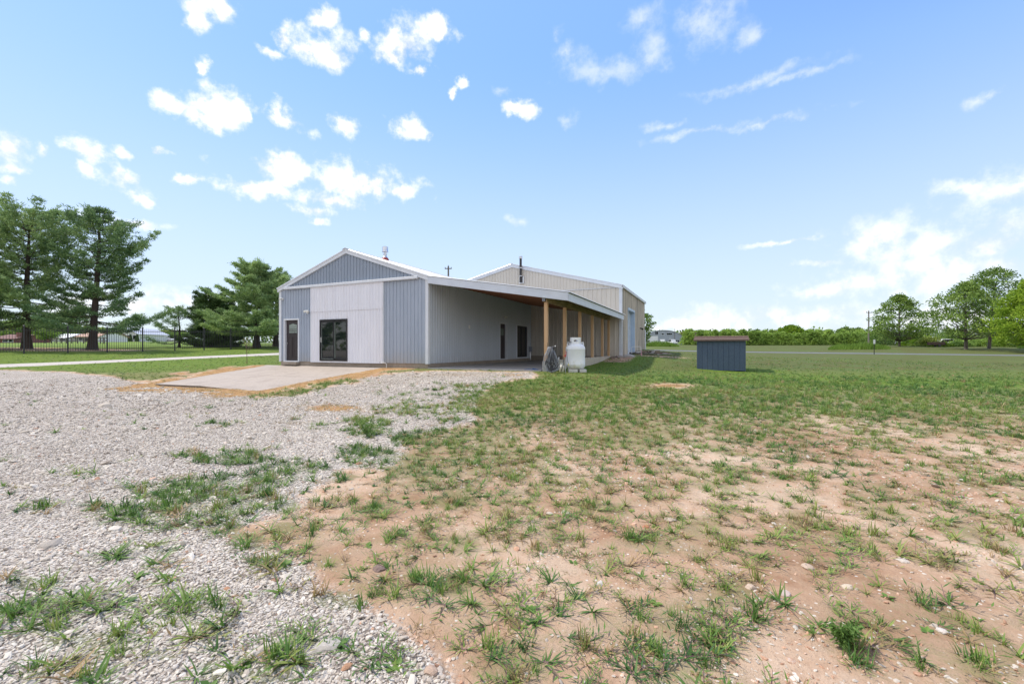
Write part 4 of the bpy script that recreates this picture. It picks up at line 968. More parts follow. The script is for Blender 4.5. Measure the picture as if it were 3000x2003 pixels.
# ------------------------------------------------------------------ vegetation builders
RN = np.random.default_rng(5)
def cards(centers, dirs, length, width, rng, tri=True):
    """thin leaf blades starting at centers along dirs"""
    n = len(centers); d = dirs/np.linalg.norm(dirs, axis=1, keepdims=True)
    a = rng.normal(size=(n, 3)); s = np.cross(d, a); s /= np.linalg.norm(s, axis=1, keepdims=True)+1e-9
    L = length[:, None] if hasattr(length, '__len__') else length; Wd = width[:, None] if hasattr(width, '__len__') else width
    if tri:
        V = np.stack([centers-s*Wd/2, centers+s*Wd/2, centers+d*L], 1).reshape(-1, 3); F = np.arange(3*n).reshape(-1, 3)
    else:
        V = np.stack([centers, centers+d*L*.5-s*Wd/2, centers+d*L, centers+d*L*.5+s*Wd/2], 1).reshape(-1, 3); F = np.arange(4*n).reshape(-1, 4)
    return V, F
bark = mat('pine_bark', (.075, .055, .045), (.045, .034, .030), 5, .95, vscale=(4, 4, .8), bmp=.6)
barkg = mat('grey_bark', (.13, .11, .09), (.08, .068, .058), 5, .95, vscale=(4, 4, .8), bmp=.6)
pine_a = foliage_mat('white_pine_needles', (0.088, 0.168, 0.075), (0.225, 0.345, 0.141), (0.431, 0.566, 0.217), .55, .25)
pine_b = foliage_mat('dark_cedar_needles', (0.041, 0.076, 0.025), (0.076, 0.138, 0.044), (0.138, 0.220, 0.062), .7, .15)
pine_c = foliage_mat('young_pine_needles', (0.138, 0.235, 0.048), (0.276, 0.414, 0.090), (0.456, 0.607, 0.144), .5, .3)
leaf_a = foliage_mat('maple_leaves', (0.077, 0.154, 0.039), (0.154, 0.253, 0.055), (0.275, 0.385, 0.088), .45, .35)
leaf_b = foliage_mat('bright_leaves', (0.1, 0.2, 0.02), (0.2, 0.33, 0.03), (0.34, 0.46, 0.05), .5, .4)
leaf_c = foliage_mat('yellow_green_leaves', (0.16, 0.22, 0.05), (0.28, 0.36, 0.08), (0.4, 0.46, 0.13), .3, .4)
def pine(root, h, wid, z0, seed, m=None, bare=.3, dens=1.0, lean=(0, 0), tr=.26, profile=None, card=(.26, .075), skew=0, gaps=.12, risek=.75):
    rng = np.random.default_rng(seed); rr = random.Random(seed)
    tp = [(lean[0]*t+math.sin(t*5+seed)*.10*t, lean[1]*t+math.cos(t*4+seed)*.08*t, h*t) for t in np.linspace(0, .97, 12)]
    rad = [max(.02, tr*(1-t)**.8+.015) for t in np.linspace(0, .97, 12)]; rad[0] *= 1.45; rad[1] *= 1.05
    tb = MB(); tb.smooth = True; tb.tube([(tp[0][0], tp[0][1], -.15)]+tp, [rad[0]*1.15]+rad, 9)
    lb = MB(); lb.smooth = True; C = []; Dd = []; Ln = []
    nwh = int(h*1.5*dens**.3); zz = z0
    prof = profile or (lambda u: (1-u)**.62*(.75+.25*math.sin(u*9)))
    for i in range(nwh):
        u = (i+.3*rr.random())/nwh; z = z0+(h-z0)*u*.985
        tx = np.interp(z, [p[2] for p in tp], [p[0] for p in tp]); ty = np.interp(z, [p[2] for p in tp], [p[1] for p in tp])
        nb = rr.choice((4, 5, 5, 6)); a0 = rr.random()*6.28
        for k in range(nb):
            if rr.random() < gaps: continue
            a = a0+k*6.28/nb+rr.uniform(-.3, .3); Lb = wid*max(prof(u), .05)*rr.uniform(.65, 1.18)*(1+skew*math.cos(a))
            if Lb < .25: Lb = .25
            rise = (.10+risek*u)*Lb+rr.uniform(-.06, .12)*Lb; droop = -.12*Lb*(1-u)
            P = [Vector((tx+math.cos(a)*Lb*q, ty+math.sin(a)*Lb*q, z+rise*q**1.5+droop*math.sin(q*3.1))) for q in (0, .25, .5, .75, 1)]
            lb.tube(P, [.045*Lb/wid+.02, .035*Lb/wid+.014, .024, .014, .006], 5, False)
            # foliage pads along the limb and side twigs
            nt_ = int((6+Lb*9)*dens)
            for j in range(nt_):
                q = rr.uniform(bare, 1.0)**.8; i0 = min(int(q*4), 3); f = q*4-i0; p = P[i0].lerp(P[i0+1], f)
                side = rr.choice((-1, 1)); sl = rr.uniform(0, .42)*Lb*(1.05-q)+rr.uniform(0, .25)
                aa = a+side*rr.uniform(.5, 1.2); c = np.array(p)+np.array([math.cos(aa)*sl, math.sin(aa)*sl, rr.uniform(-.05, .13)+.1*sl])
                n_ = 13; C.append(c+rng.normal(size=(n_, 3))*np.array([.14, .14, .055]))
                dd = rng.normal(size=(n_, 3))*.75+np.array([math.cos(aa)*.5, math.sin(aa)*.5, .55]); Dd.append(dd)
    # leader
    for j in range(int(14*dens)):
        q = rr.random(); c = np.array([tp[-1][0], tp[-1][1], h*(.86+.14*q)]); C.append(c+rng.normal(size=(8, 3))*.08*(1.4-q)); Dd.append(rng.normal(size=(8, 3))*.6+np.array([0, 0, 1.0]))
    C = np.concatenate(C); Dd = np.concatenate(Dd); n = len(C)
    V, F = cards(C, Dd, rng.uniform(.6, 1.25, n)*card[0], rng.uniform(.7, 1.3, n)*card[1], rng)
    tb.build('trunk', bark, root); lb.build('branches', bark, root)
    return np_mesh('crown', V, F, m or pine_a, root)
def broadleaf(root, h, wid, z0, seed, m, leaf=.22, n_clump=150, per=70, tr=.2, shape=None, bk=None, lean=0, hole=.0):
    rng = np.random.default_rng(seed); rr = random.Random(seed)
    tb = MB(); tb.smooth = True; T = [(lean*t+.12*math.sin(t*6+seed)*t, .1*math.sin(t*5)*t, h*.9*t) for t in np.linspace(0, 1, 9)]
    tb.tube([(0, 0, -.2)]+T, [tr*1.6]+[tr*(1-t)**.85+.02 for t in np.linspace(0, 1, 9)], 9); tb.build('trunk', bk or barkg, root)
    lb = MB(); lb.smooth = True; C = []; Dd = []
    shape = shape or (lambda u: math.sin(math.pi*min(1, (u*.92+.08))**.75)**.7)
    for i in range(n_clump):
        u = rr.random()**.9; a = rr.random()*6.28; z = z0+(h-z0)*u; Rm = wid*shape(u)
        q = math.sqrt(rr.uniform(.12, 1)); rad = Rm*q*rr.uniform(.85, 1.12)
        tx = lean*z/h; c = np.array([tx+math.cos(a)*rad, math.sin(a)*rad, z+rr.uniform(-.2, .2)])
        if i % 3 == 0:
            zb = max(z0*.75, z-rad*.75-.4); b0 = Vector((tx, 0, zb)); b1 = Vector(c); mid = b0.lerp(b1, .5)+Vector((0, 0, -.08*rad))
            lb.tube([b0, mid, b1], [.03+.02*rad/wid, .025, .008], 5, False)
        s = rr.uniform(.3, .62)*(wid/3.2)**.5; n_ = int(per*rr.uniform(.5, 1.2))
        p = rng.normal(size=(n_, 3)); p /= np.linalg.norm(p, axis=1, keepdims=True); p *= (rng.random((n_, 1))**.4)*s*np.array([1.1, 1.1, .72])
        C.append(c+p); Dd.append(p*1.0+rng.normal(size=(n_, 3))*.35*s+np.array([0, 0, .05]))
    lb.build('branches', bk or barkg, root)
    C = np.concatenate(C); Dd = np.concatenate(Dd); n = len(C)
    V, F = cards(C, Dd, rng.uniform(.7, 1.3, n)*leaf, rng.uniform(.6, 1.1, n)*leaf*.8, rng, False)
    return np_mesh('crown', V, F, m, root)
def tree_at(px, y, name, label, dz=0, group=None, cat='tree'):
    x = (px-1500)/F0*y; z = GZ(x, y)+dz
    return empty(name, (x, y, z), 0, label, cat, group), z
def hgt(py_top, y, z): return (HY-py_top)/F0*y+EYE-z
# left pines
e, z = tree_at(78, 37.2, 'pine_tree', 'tall pine with bare lower trunk just behind the iron fence, left of the other two-trunk-visible pines'); e['label'] = 'tallest pine, straight dark trunk rising just behind a fence post at the left'
pine(e, hgt(628, 37.2, z), 4.7, 2.6, 3, bare=.22, dens=1.32, lean=(.1, 0), tr=.27, profile=lambda u: (.74+.26*math.sin(u*8+1))*(1 if u < .55 else 1-(u-.55)*1.35), gaps=.15)
e, z = tree_at(270, 38.5, 'pine_tree', 'broad pine with leaning trunk between the tallest pine and the far white house')
pine(e, hgt(606, 38.5, z), 5.8, 2.0, 11, bare=.2, dens=1.38, lean=(.75, 0), tr=.29, profile=lambda u: (.72+.28*math.sin(u*9+2.2))*(1-u)**.62*1.15, gaps=.16)
e, z = tree_at(-120, 35, 'pine_tree', 'pine cut by the left edge of the photo, only its right branches showing')
pine(e, hgt(635, 35, z), 4.6, 1.9, 21, bare=.2, dens=1.3, tr=.3)
e, z = tree_at(525, 47, 'pine_tree', 'thin sparse young pine standing alone between the broad pine and the dark cedar')
pine(e, hgt(905, 47, z), 2.9, .6, 31, bare=.3, dens=1.1, tr=.11, gaps=.25, card=(.22, .055), profile=lambda u: .95*(1-u)**.9+.12)
e, z = tree_at(612, 49, 'cedar_tree', 'dark rounded cedar with foliage down to the ground, left of the big pine')
pine(e, hgt(872, 49, z), 2.9, .15, 41, m=pine_b, bare=.25, dens=2.3, tr=.2, profile=lambda u: math.sqrt(max(0, 1-(u*.93)**2.2))*(.8+.2*math.sin(u*14)), gaps=.02)
e, z = tree_at(655, 50.5, 'cedar_tree', 'second dark cedar half hidden behind the big pine')
pine(e, hgt(878, 50.5, z), 2.6, .15, 43, m=pine_b, bare=.25, dens=2.0, tr=.2, profile=lambda u: math.sqrt(max(0, 1-(u*.93)**2.2))*(.8+.2*math.sin(u*14)), gaps=.02)
e, z = tree_at(752, 46, 'pine_tree', 'wide layered pine with thick trunk beside the left wall of the grey building')
pine(e, hgt(772, 46, z), 6.1, 1.6, 51, bare=.15, dens=2.0, tr=.30, profile=lambda u: (.80+.22*math.sin(u*15))*(1-u**1.4)**.62, gaps=.05, risek=.30)
e, z = tree_at(808, 52, 'pine_tree', 'pine partly hidden behind the left eave of the grey building')
pine(e, hgt(805, 52, z), 4.6, 1.6, 61, bare=.2, dens=1.5, tr=.28, profile=lambda u: (.85+.15*math.sin(u*14))*(1-u)**.45, gaps=.05)
# off to the left, mirrored in the glass doors
src = None
for i, (x, y, s_) in enumerate(((-47, 23, 1.0), (-43, 12, .95), (-50, 2, 1.05), (-60, 14, 1.1))):
    if src is None:
        e = empty('pine_tree', (x, y, GZ(x, y)), 0, 'pine standing outside the picture to the left, mirrored darkly in the glass door', 'tree', 'pines outside the frame along the lane'); pine(e, 12.3, 4.8, 1.8, 71, dens=1.1, tr=.3); src = e
    else:
        e = copy_tree(src); e.location = (x, y, GZ(x, y)); e.scale = (s_,)*3; e.rotation_euler.z = i*1.7
# sapling
SY = hit(724, 1064)[1]; e, z = tree_at(724, SY, 'sapling', 'thin bare sapling in the lawn left of the grey building'); 
mb = MB(); mb.smooth = True; hs = hgt(993, SY, z)
mb.tube([(0, 0, -.05), (-.02, 0, hs*.4), (-.06, 0, hs*.7), (-.03, 0, hs)], [.018, .014, .009, .004], 6); rr = random.Random(2)
C = []; 
for i in range(16):
    q = rr.uniform(.35, .95); a = rr.uniform(0, 6.28); L_ = .42*(1.1-q)+.1; p = Vector((-.04, 0, hs*q)); p2 = p+Vector((math.cos(a)*L_*.5, math.sin(a)*L_*.5, L_*.8)); mb.tube([p, p.lerp(p2, .5)+Vector((0, 0, -.02)), p2], [.007, .005, .003], 4); C.append(np.array(p2)+np.random.default_rng(i).normal(size=(5, 3))*.05)
mb.build('stem', mat('red_bark', (.20, .12, .10), (.14, .09, .08), 5, .9), e); C = np.concatenate(C); V, F = cards(C, RN.normal(size=C.shape), .07, .04, RN, False); np_mesh('leaves', V, F, foliage_mat('reddish_leaves', (.12, .07, .05), (.18, .12, .06), (.2, .2, .08)), e)
# right broadleaf trees
dome = lambda u: (min(1, (u+.10)/.30)**.6)*(1-max(0, (u-.28)/.72)**1.7)**.8
e, z = tree_at(2635, 78, 'shade_tree', 'rounded cone shaped shade tree alone beside the utility pole on the right')
broadleaf(e, hgt(868, 78, z), 4.6, 1.3, 101, leaf_a, .30, 260, 40, .17, dome)
e, z = tree_at(2830, 64, 'shade_tree', 'broad shade tree with straight trunk, left of the tallest one on the right')
broadleaf(e, hgt(832, 64, z), 5.1, 1.9, 102, leaf_a, .28, 260, 42, .21, lambda u: dome(u)*1.0)
e, z = tree_at(2898, 66, 'shade_tree', 'tallest shade tree at the right with airy top and slightly leaning trunk')
broadleaf(e, hgt(790, 66, z), 4.0, 2.4, 103, leaf_a, .28, 240, 36, .20, lambda u: (min(1, (u+.2)/.4)**.5)*(1-max(0, (u-.55)/.45)**2)**.6, lean=.9)
e, z = tree_at(3040, 55, 'shade_tree', 'bright yellow green tree cut by the right edge of the photo')
broadleaf(e, hgt(815, 55, z), 4.6, 1.2, 104, leaf_b, .26, 420, 55, .2, lambda u: dome(u)*1.0)
e, z = tree_at(1880, 47, 'leafy_tree', 'dark green tree peeping out behind the far corner of the beige workshop')
broadleaf(e, hgt(915, 47, z), 1.25, .8, 105, leaf_a, .22, 70, 40, .1, lambda u: .4+.6*math.sin(math.pi*u*.8))
# bushes on the right
def bush(px, y, h, w, seed, m, label, name='bush', leaf=.2, n=60, per=40):
    e, z = tree_at(px, y, name, label, cat='bush')
    rng = np.random.default_rng(seed); rr = random.Random(seed); C = []; D_ = []
    for i in range(n):
        a = rr.random()*6.28; q = math.sqrt(rr.random()); zz = h*rr.random()**1.1; k = math.sqrt(max(.05, 1-(zz/h)**2))
        c = np.array([math.cos(a)*w*q*k, math.sin(a)*w*.5*q*k, zz*.9]); p = rng.normal(size=(per, 3))*.22*max(.5, h/2); C.append(c+p); D_.append(rng.normal(size=(per, 3))+np.array([0, 0, .5]))
    C = np.concatenate(C); D_ = np.concatenate(D_); C[:, 2] = np.maximum(C[:, 2], 0)
    V, F = cards(C, D_, rng.uniform(.7, 1.3, len(C))*leaf, rng.uniform(.5, 1, len(C))*leaf*.7, rng, False); np_mesh('crown', V, F, m, e)
    st = MB(); 
    for i in range(7): a = i*.9; st.tube([(0, 0, -.1), (math.cos(a)*w*.3, math.sin(a)*w*.15, h*.5)], [.03, .012], 5)
    st.build('stem', barkg, e)
for i, (px, y, h, w, m, lab) in enumerate([(2690, 84, 2.2, 3.4, leaf_b, 'light green bush beside the tree next to the utility pole'), (2725, 80, 1.7, 3.0, leaf_c, 'yellowish bush between the two shade trees on the right'),
      (2800, 88, 3.2, 5.0, leaf_a, 'tall dark hedge mass behind the broad shade tree'), (2870, 78, 1.9, 5.5, pine_c, 'wide low green thicket behind the two tall trunks at the right'), (2950, 76, 2.3, 4.5, leaf_b, 'bright thicket right of the tallest trunk'),
      (3030, 74, 2.6, 4.5, leaf_a, 'dark thicket at the right picture edge'), (2590, 100, 3.6, 6, leaf_a, 'dark mass of shrubs left of the cone shaped tree'), (2640, 98, 3.2, 6, pine_b, 'dark shrubs directly behind the cone shaped tree trunk'), (2740, 100, 4.2, 7, leaf_a, 'leafy shrubs in the gap between the shade trees'),
      (2860, 98, 4.6, 8, leaf_c, 'pale leafy shrubs far behind the broad shade tree'), (2960, 98, 5.0, 8, leaf_a, 'dark leafy shrubs far behind the tallest shade tree')]):
    bush(px, y, h, w, 200+i, m, lab, leaf=.26, n=90, per=42)
bush(2752, 76, .75, 2.4, 230, leaf_b, 'low bright weeds hiding the lower half of the pale car', leaf=.2)
bush(2815, 76, .8, 2.2, 231, leaf_a, 'low dark weeds at the right end of the pale car', leaf=.2)
# tall grass mounds beyond the road
def tall_grass(px0, px1, y, h, seed, lab):
    rng = np.random.default_rng(seed); n = 5200; yy = y+rng.normal(size=n)*1.2; u = rng.random(n); px = px0+(px1-px0)*u
    x = (px-1500)/F0*yy; z = G(x, yy); env = np.sin(np.pi*u)**.5*(.6+.5*vnoise(x*.8, yy*.8, seed))
    C = np.c_[x, yy, z]; D_ = rng.normal(size=(n, 3))*.28+np.array([0, 0, 1]); V, F = cards(C, D_, h*env*rng.uniform(.6, 1.1, n), .06, rng)
    o = np_mesh('tall_grass', V, F, MATS.get('tall_grass_blades') or foliage_mat('tall_grass_blades', (.07, .13, .02), (.13, .23, .03), (.22, .34, .06), .3, .3)); tag(o, lab, 'tall grass', kind='stuff')
tall_grass(1885, 1990, 88, 1.35, 1, 'bright uncut grass beyond the road in front of the arched barn')
tall_grass(2425, 2610, 70, 1.3, 2, 'tall uncut grass mound beyond the road around the marker post')
tall_grass(2980, 3100, 70, .8, 3, 'tuft of longer grass by the tallest tree')
tall_grass(1990, 2440, 112, .9, 4, 'rough grass along the foot of the young pines')
# row of young pines and far wood on the right
young = []
for k in range(4):
    e = empty('young_pine', (0, 0, 0), 0, 'young pine in the dense light green row along the far edge of the field', 'tree', 'young pines along the far field edge')
    rng = np.random.default_rng(300+k); rr = random.Random(300+k); C = []; D_ = []; hh = 4.0
    for i in range(150):
        u = rr.random(); a = rr.random()*6.28; rad = 1.35*(1-u)**.75*rr.uniform(.5, 1.1)+.08; c = np.array([math.cos(a)*rad, math.sin(a)*rad, .25+u*(hh-.3)+rr.uniform(-.1, .2)]); n_ = 12
        C.append(c+rng.normal(size=(n_, 3))*.13); D_.append(rng.normal(size=(n_, 3))*.7+np.array([math.cos(a)*.5, math.sin(a)*.5, .8]))
    C = np.concatenate(C); V, F = cards(C, np.concatenate(D_), rng.uniform(.3, .6, len(C)), .16, rng); np_mesh('crown', V, F, pine_c, e)
    MB().tube([(0, 0, -.3), (0, 0, hh*.8)], [.09, .02], 6).build('trunk', bark, e); young.append(e)
rr = random.Random(12); cnt = 0
for row, (yy, step) in enumerate(((112, 20), (116, 19), (121, 19))):
    px = 2010+row*7
    while px < 2600:
        y = yy+rr.uniform(-1.2, 1.2); x = (px-1500)/F0*y; s_ = rr.uniform(.78, 1.12)*(1+.06*row)
        if cnt < 4: e = young[cnt]
        else: e = copy_tree(rr.choice(young))
        e.location = (x, y, GZ(x, y)-.1); e.scale = (s_*1.15, s_*1.15, s_*(.86 if px > 2180 else .9)); e.rotation_euler.z = rr.random()*6.28; cnt += 1; px += step*rr.uniform(.75, 1.25)
for i, (px, y, top, w, lab, m) in enumerate([(2317, 118, 957, 4.6, 'yellow green tree rising above the row of young pines', leaf_b), (2290, 121, 968, 3.2, 'smaller pale tree just left of the one above the young pines', leaf_c), (2480, 150, 962, 5, 'grey green far tree over the pine row near the utility pole', leaf_a), (2515, 152, 964, 4.5, 'far grey green tree next to the utility pole', leaf_a), (2004, 185, 974, 6, 'pale tree behind the right end of the arched barn', leaf_c), (2075, 170, 972, 6, 'dark far tree just left of the blue shed roof', leaf_a), (2215, 150, 971, 6, 'dark far treetop above the right end of the blue shed', pine_b)]):
    e, z = tree_at(px, y, 'far_tree', lab); broadleaf(e, hgt(top, y, z), w, 1.2, 400+i, m, .5, 130, 34, .2, dome)
# far woods at the left beyond the fence
for i, (px, y, top, w, m, lab) in enumerate([(25, 120, 945, 9, leaf_c, 'yellow green tree over the brick house at the left edge'), (55, 125, 950, 8, leaf_c, 'yellow green tree left of the tallest pine trunk'), (105, 120, 938, 8, leaf_a, 'greyish tree right of the tallest pine trunk'), (-30, 125, 950, 9, leaf_a, 'dark tree at the far left edge behind the fence'),
      (150, 128, 950, 8, leaf_c, 'pale tree above the small white roof'), (185, 130, 957, 8, leaf_b, 'bright tree behind the small white roof'), (225, 132, 955, 8, leaf_c, 'yellow green tree above the brown roofed house'), (262, 160, 965, 10, leaf_a, 'dark tree behind the broad pine trunk'), (300, 165, 965, 10, leaf_a, 'dark far tree behind the roof of the white house'),
      (345, 170, 967, 11, leaf_c, 'pale far tree above the white house ridge'), (392, 165, 968, 10, leaf_a, 'dark far tree above the right end of the white house'), (425, 165, 970, 9, leaf_c, 'pale far tree right of the white house'), (460, 170, 974, 9, leaf_a, 'far tree right of the last house, left of the sparse pine'), (500, 170, 976, 9, leaf_c, 'far pale tree behind the sparse pine'), (545, 170, 976, 10, leaf_a, 'far tree beside the dark cedar')]):
    e, z = tree_at(px, y, 'far_tree', lab); broadleaf(e, max(4, hgt(top, y, z)), w, .8, 500+i, m, .55, 150, 34, .25, lambda u: math.sqrt(max(0, 1-(u*.97)**2.2)))
e, z = tree_at(132, 88, 'round_tree', 'small dark round tree in the field behind the fence'); broadleaf(e, hgt(968, 88, z), 1.7, 1.0, 530, leaf_a, .25, 70, 40, .1, lambda u: math.sin(math.pi*(u*.85+.12))**.6)
# far mass of wood that closes the horizon
def far_wood(name, pts, h, seed, m, lab):
    rng = np.random.default_rng(seed); C = []; D_ = []
    for (a, b) in zip(pts[:-1], pts[1:]):
        n = int(math.hypot(b[0]-a[0], b[1]-a[1])/3.0)
        for i in range(n):
            f = i/n; x = a[0]+(b[0]-a[0])*f; y = a[1]+(b[1]-a[1])*f; z = GZ(x, y); hh = h*rng.uniform(.7, 1.15)
            n_ = 70; p = rng.normal(size=(n_, 3)); p /= np.linalg.norm(p, axis=1, keepdims=True); C.append(np.array([x, y, z+hh*.5])+p*np.array([3.2, 3.2, hh*.52])+rng.normal(size=(n_, 3))*.3); D_.append(p+rng.normal(size=(n_, 3))*.5)
    C = np.concatenate(C); V, F = cards(C, np.concatenate(D_), rng.uniform(.8, 1.9, len(C)), 1.1, rng, False); o = np_mesh(name, V, F, m); tag(o, lab, 'woods', kind='stuff')
far_wood('distant_woods', [(-420, 240), (-180, 260), (0, 250), (150, 200), (230, 150), (330, 90), (420, 0)], 6.5, 1, leaf_a, 'distant belt of woods closing off the fields on the horizon')
far_wood('distant_woods', [(-330, 190), (-250, 150), (-200, 90), (-160, 20), (-150, -60)], 8, 2, leaf_a, 'distant wood beyond the far left edge of the fields')

# ------------------------------------------------------------------ iron fence
def fence():
    iron = mat('black_iron', (.025, .026, .032), (.018, .018, .024), 6, .45)
    P0 = Vector((-35.8, 31.3)); P1 = Vector((-26.4, 43.9)); d = (P1-P0).normalized(); sp = (P1-P0).length/7
    e = empty('iron_fence', (P0.x, P0.y, GZ(P0.x, P0.y)), 0, 'long black iron picket fence running along the lane on the left', 'fence')
    o0 = Vector((P0.x, P0.y, e.location.z)); pts = []
    for i in range(-9, 13):
        p = P0+d*sp*i; pts.append(Vector((p.x, p.y, GZ(p.x, p.y)))-o0)
    n = Vector((d.y, -d.x, 0))
    for p in pts:
        mb = MB(); mb.bar(p+Vector((0, 0, -.1)), p+Vector((0, 0, 2.02)), .085, .085, up=n); mb.lathe([(.075, 2.02), (.075, 2.05), (.02, 2.10), (.005, 2.11)], (p.x, p.y, p.z), 8); mb.build('post', iron, e)
    for a, b in zip(pts[:-1], pts[1:]):
        mb = MB()
        for z in (.32, 1.72): mb.bar(a+Vector((0, 0, z)), b+Vector((0, 0, z)), .035, .04)
        for k in range(1, 16):
            p = a.lerp(b, k/16); mb.bar(p+Vector((0, 0, .14)), p+Vector((0, 0, 1.86)), .022, .022, up=n); mb.lathe([(.018, 1.86), (.001, 1.93)], (p.x, p.y, p.z), 4)
        mb.build('panel', iron, e)
fence()
# wooden rail fence in the field behind
def rail_fence():
    wd = mat('old_fence_wood', (.12, .10, .085), (.08, .066, .058), 5, .9)
    A = hit(150, 1001, 60, 140); P = [((150-1500)/F0*86, 86), ((210-1500)/F0*84, 84), ((285-1500)/F0*76, 76), ((325-1500)/F0*70, 70)]
    o = Vector((P[0][0], P[0][1], GZ(*P[0]))); e = empty('rail_fence', o, 0, 'low dark wooden rail fence in the field beyond the iron fence', 'fence')
    pts = []
    for a, b in zip(P[:-1], P[1:]):
        for k in range(4): x = a[0]+(b[0]-a[0])*k/4; y = a[1]+(b[1]-a[1])*k/4; pts.append(Vector((x, y, GZ(x, y)))-o)
    for p in pts: MB().bar(p+Vector((0, 0, -.1)), p+Vector((0, 0, 1.15)), .12, .12).build('post', wd, e)
    for a, b in zip(pts[:-1], pts[1:]):
        mb = MB(); 
        for z in (.5, 1.0): mb.bar(a+Vector((0, 0, z)), b+Vector((0, 0, z)), .05, .12)
        mb.build('rail', wd, e)
rail_fence()

# ------------------------------------------------------------------ far houses at the left
def house(px0, px1, y, wall_h, roof_h, depth, wallm, roofm, label, name='far_house', gable_front=False, windows=(), rz=0, door=None):
    xa = (px0-1500)/F0*y; xb = (px1-1500)/F0*y; cx = (xa+xb)/2; w = xb-xa; z = GZ(cx, y)
    e = empty(name, (cx, y, z-.1), rz, label, 'house')
    if gable_front:
        MB().prism([(-w/2, 0), (w/2, 0), (w/2, wall_h), (0, wall_h+roof_h), (-w/2, wall_h)], 'y', 0, depth).build('wall', wallm, e)
        mb = MB(); t = .18
        for sg in (-1, 1):
            xe = sg*(w/2+.5); ze = wall_h-roof_h/(w/2)*.5
            mb.hexa([(0, -.5, wall_h+roof_h+.02), (xe, -.5, ze+.02), (xe, depth+.4, ze+.02), (0, depth+.4, wall_h+roof_h+.02)], [(0, -.5, wall_h+roof_h+t), (xe, -.5, ze+t), (xe, depth+.4, ze+t), (0, depth+.4, wall_h+roof_h+t)])
        mb.build('roof', roofm, e)
    else:
        MB().prism([(0, 0), (depth, 0), (depth, wall_h), (depth/2, wall_h+roof_h-.05), (0, wall_h)], 'x', -w/2, w/2).build('wall', wallm, e)
        mb = MB(); t = .15
        for (ya, za, yb, zb_) in ((-.5, wall_h-.25, depth/2, wall_h+roof_h), (depth+.5, wall_h-.25, depth/2, wall_h+roof_h)):
            mb.hexa([(-w/2-.4, ya, za), (w/2+.4, ya, za), (w/2+.4, yb, zb_), (-w/2-.4, yb, zb_)], [(-w/2-.4, ya, za+t), (w/2+.4, ya, za+t), (w/2+.4, yb, zb_+t), (-w/2-.4, yb, zb_+t)])
        mb.build('roof', roofm, e)
    for (u, zc, ww, hh) in windows:
        f = MB(); frame_x(f, u*w-ww/2, u*w+ww/2, zc-hh/2, zc+hh/2, .09, -.05, .01); o = f.build('window', trimw, e)
        MB().box(u*w-ww/2, u*w+ww/2, -.02, .01, zc-hh/2, zc+hh/2).build('pane', glass, o)
    if door:
        u, ww, hh = door; MB().box(u*w-ww/2, u*w+ww/2, -.05, -.002, .1, hh).build('door', doorb, e)
    return e, w
hw = mat('house_white', (.82, .82, .82), (.76, .76, .76), 1, .6); rwh = mat('pale_metal_roof', (.60, .62, .66), (.52, .54, .58), .6, .4, metal=.2)
rbr = mat('tan_roof', (.42, .27, .20), (.34, .21, .16), .8, .8); brick = mat('red_brick', (.26, .12, .10), (.18, .08, .075), 2, .9, vscale=(1, 1, 4))
house(328, 405, 140, 2.6, 1.9, 12, hw, rwh, 'white gabled house with pale metal roof far beyond the fence', gable_front=True, windows=[(-.3, 1.5, 1, 1.2), (.12, 1.5, 1, 1.2), (.36, 1.5, 1, 1.2)], door=(-.1, 1, 2.1))
house(287, 332, 146, 2.5, 1.7, 9, hw, rwh, 'low white wing with long pale roof joined left of the gabled house', windows=[(-.25, 1.4, 1.2, 1.2), (.2, 1.4, 1.2, 1.2)], door=(0, 1, 2.1))
house(224, 289, 120, 1.7, 1.7, 9, hw, rbr, 'low house with tan brown roof behind the broad pine trunk', windows=[(-.3, 1.0, 1.1, .8), (.1, 1.0, 1.1, .8)], door=(-.05, .9, 1.6))
house(152, 197, 118, 1.3, 1.0, 7, hw, rwh, 'small open shed with white metal roof in the left field', name='far_shed', windows=[(.2, .8, 1.6, .8)])
e, w = house(-25, 44, 92, 1.1, .8, 7, brick, mat('brown_roof', (.19, .10, .09), (.14, .075, .07), 1, .9), 'low red brick house with chimney at the left edge behind the fence', windows=[(.1, .6, 1.0, .6), (.33, .6, .9, .6)])
MB().box(w/2-.9, w/2-.3, 1, 1.6, 0, 2.4).build('chimney', brick, e)
house(434, 470, 150, 1.1, .5, 8, hw, rwh, 'long low white building beneath the far trees, left of the sparse pine', windows=[(-.2, .6, .9, .5)])
house(492, 552, 152, 1.0, .5, 8, hw, rwh, 'long low white building beyond the sparse pine', windows=[(.2, .6, .9, .5)])
src = None
for i, px in enumerate((343, 363, 382, 402)):
    if src is None:
        e, z = tree_at(px, 137, 'cypress_shrub', 'narrow dark cypress planted along the front wall of the white gabled house', group='cypress shrubs along the white house', cat='shrub')
        rng = np.random.default_rng(9); n = 900; u = rng.random(n); a = rng.random(n)*6.28; r_ = .55*(1-u)**.6; C = np.c_[np.cos(a)*r_, np.sin(a)*r_, u*2.2]; V, F = cards(C, rng.normal(size=(n, 3))*.4+np.array([0, 0, 1]), .35, .12, rng); np_mesh('crown', V, F, pine_b, e)
        MB().tube([(0, 0, -.1), (0, 0, 1.6)], [.06, .02], 6).build('stem', bark, e); src = e
    else:
        e = copy_tree(src); y = 137; x = (px-1500)/F0*y; e.location = (x, y, GZ(x, y))

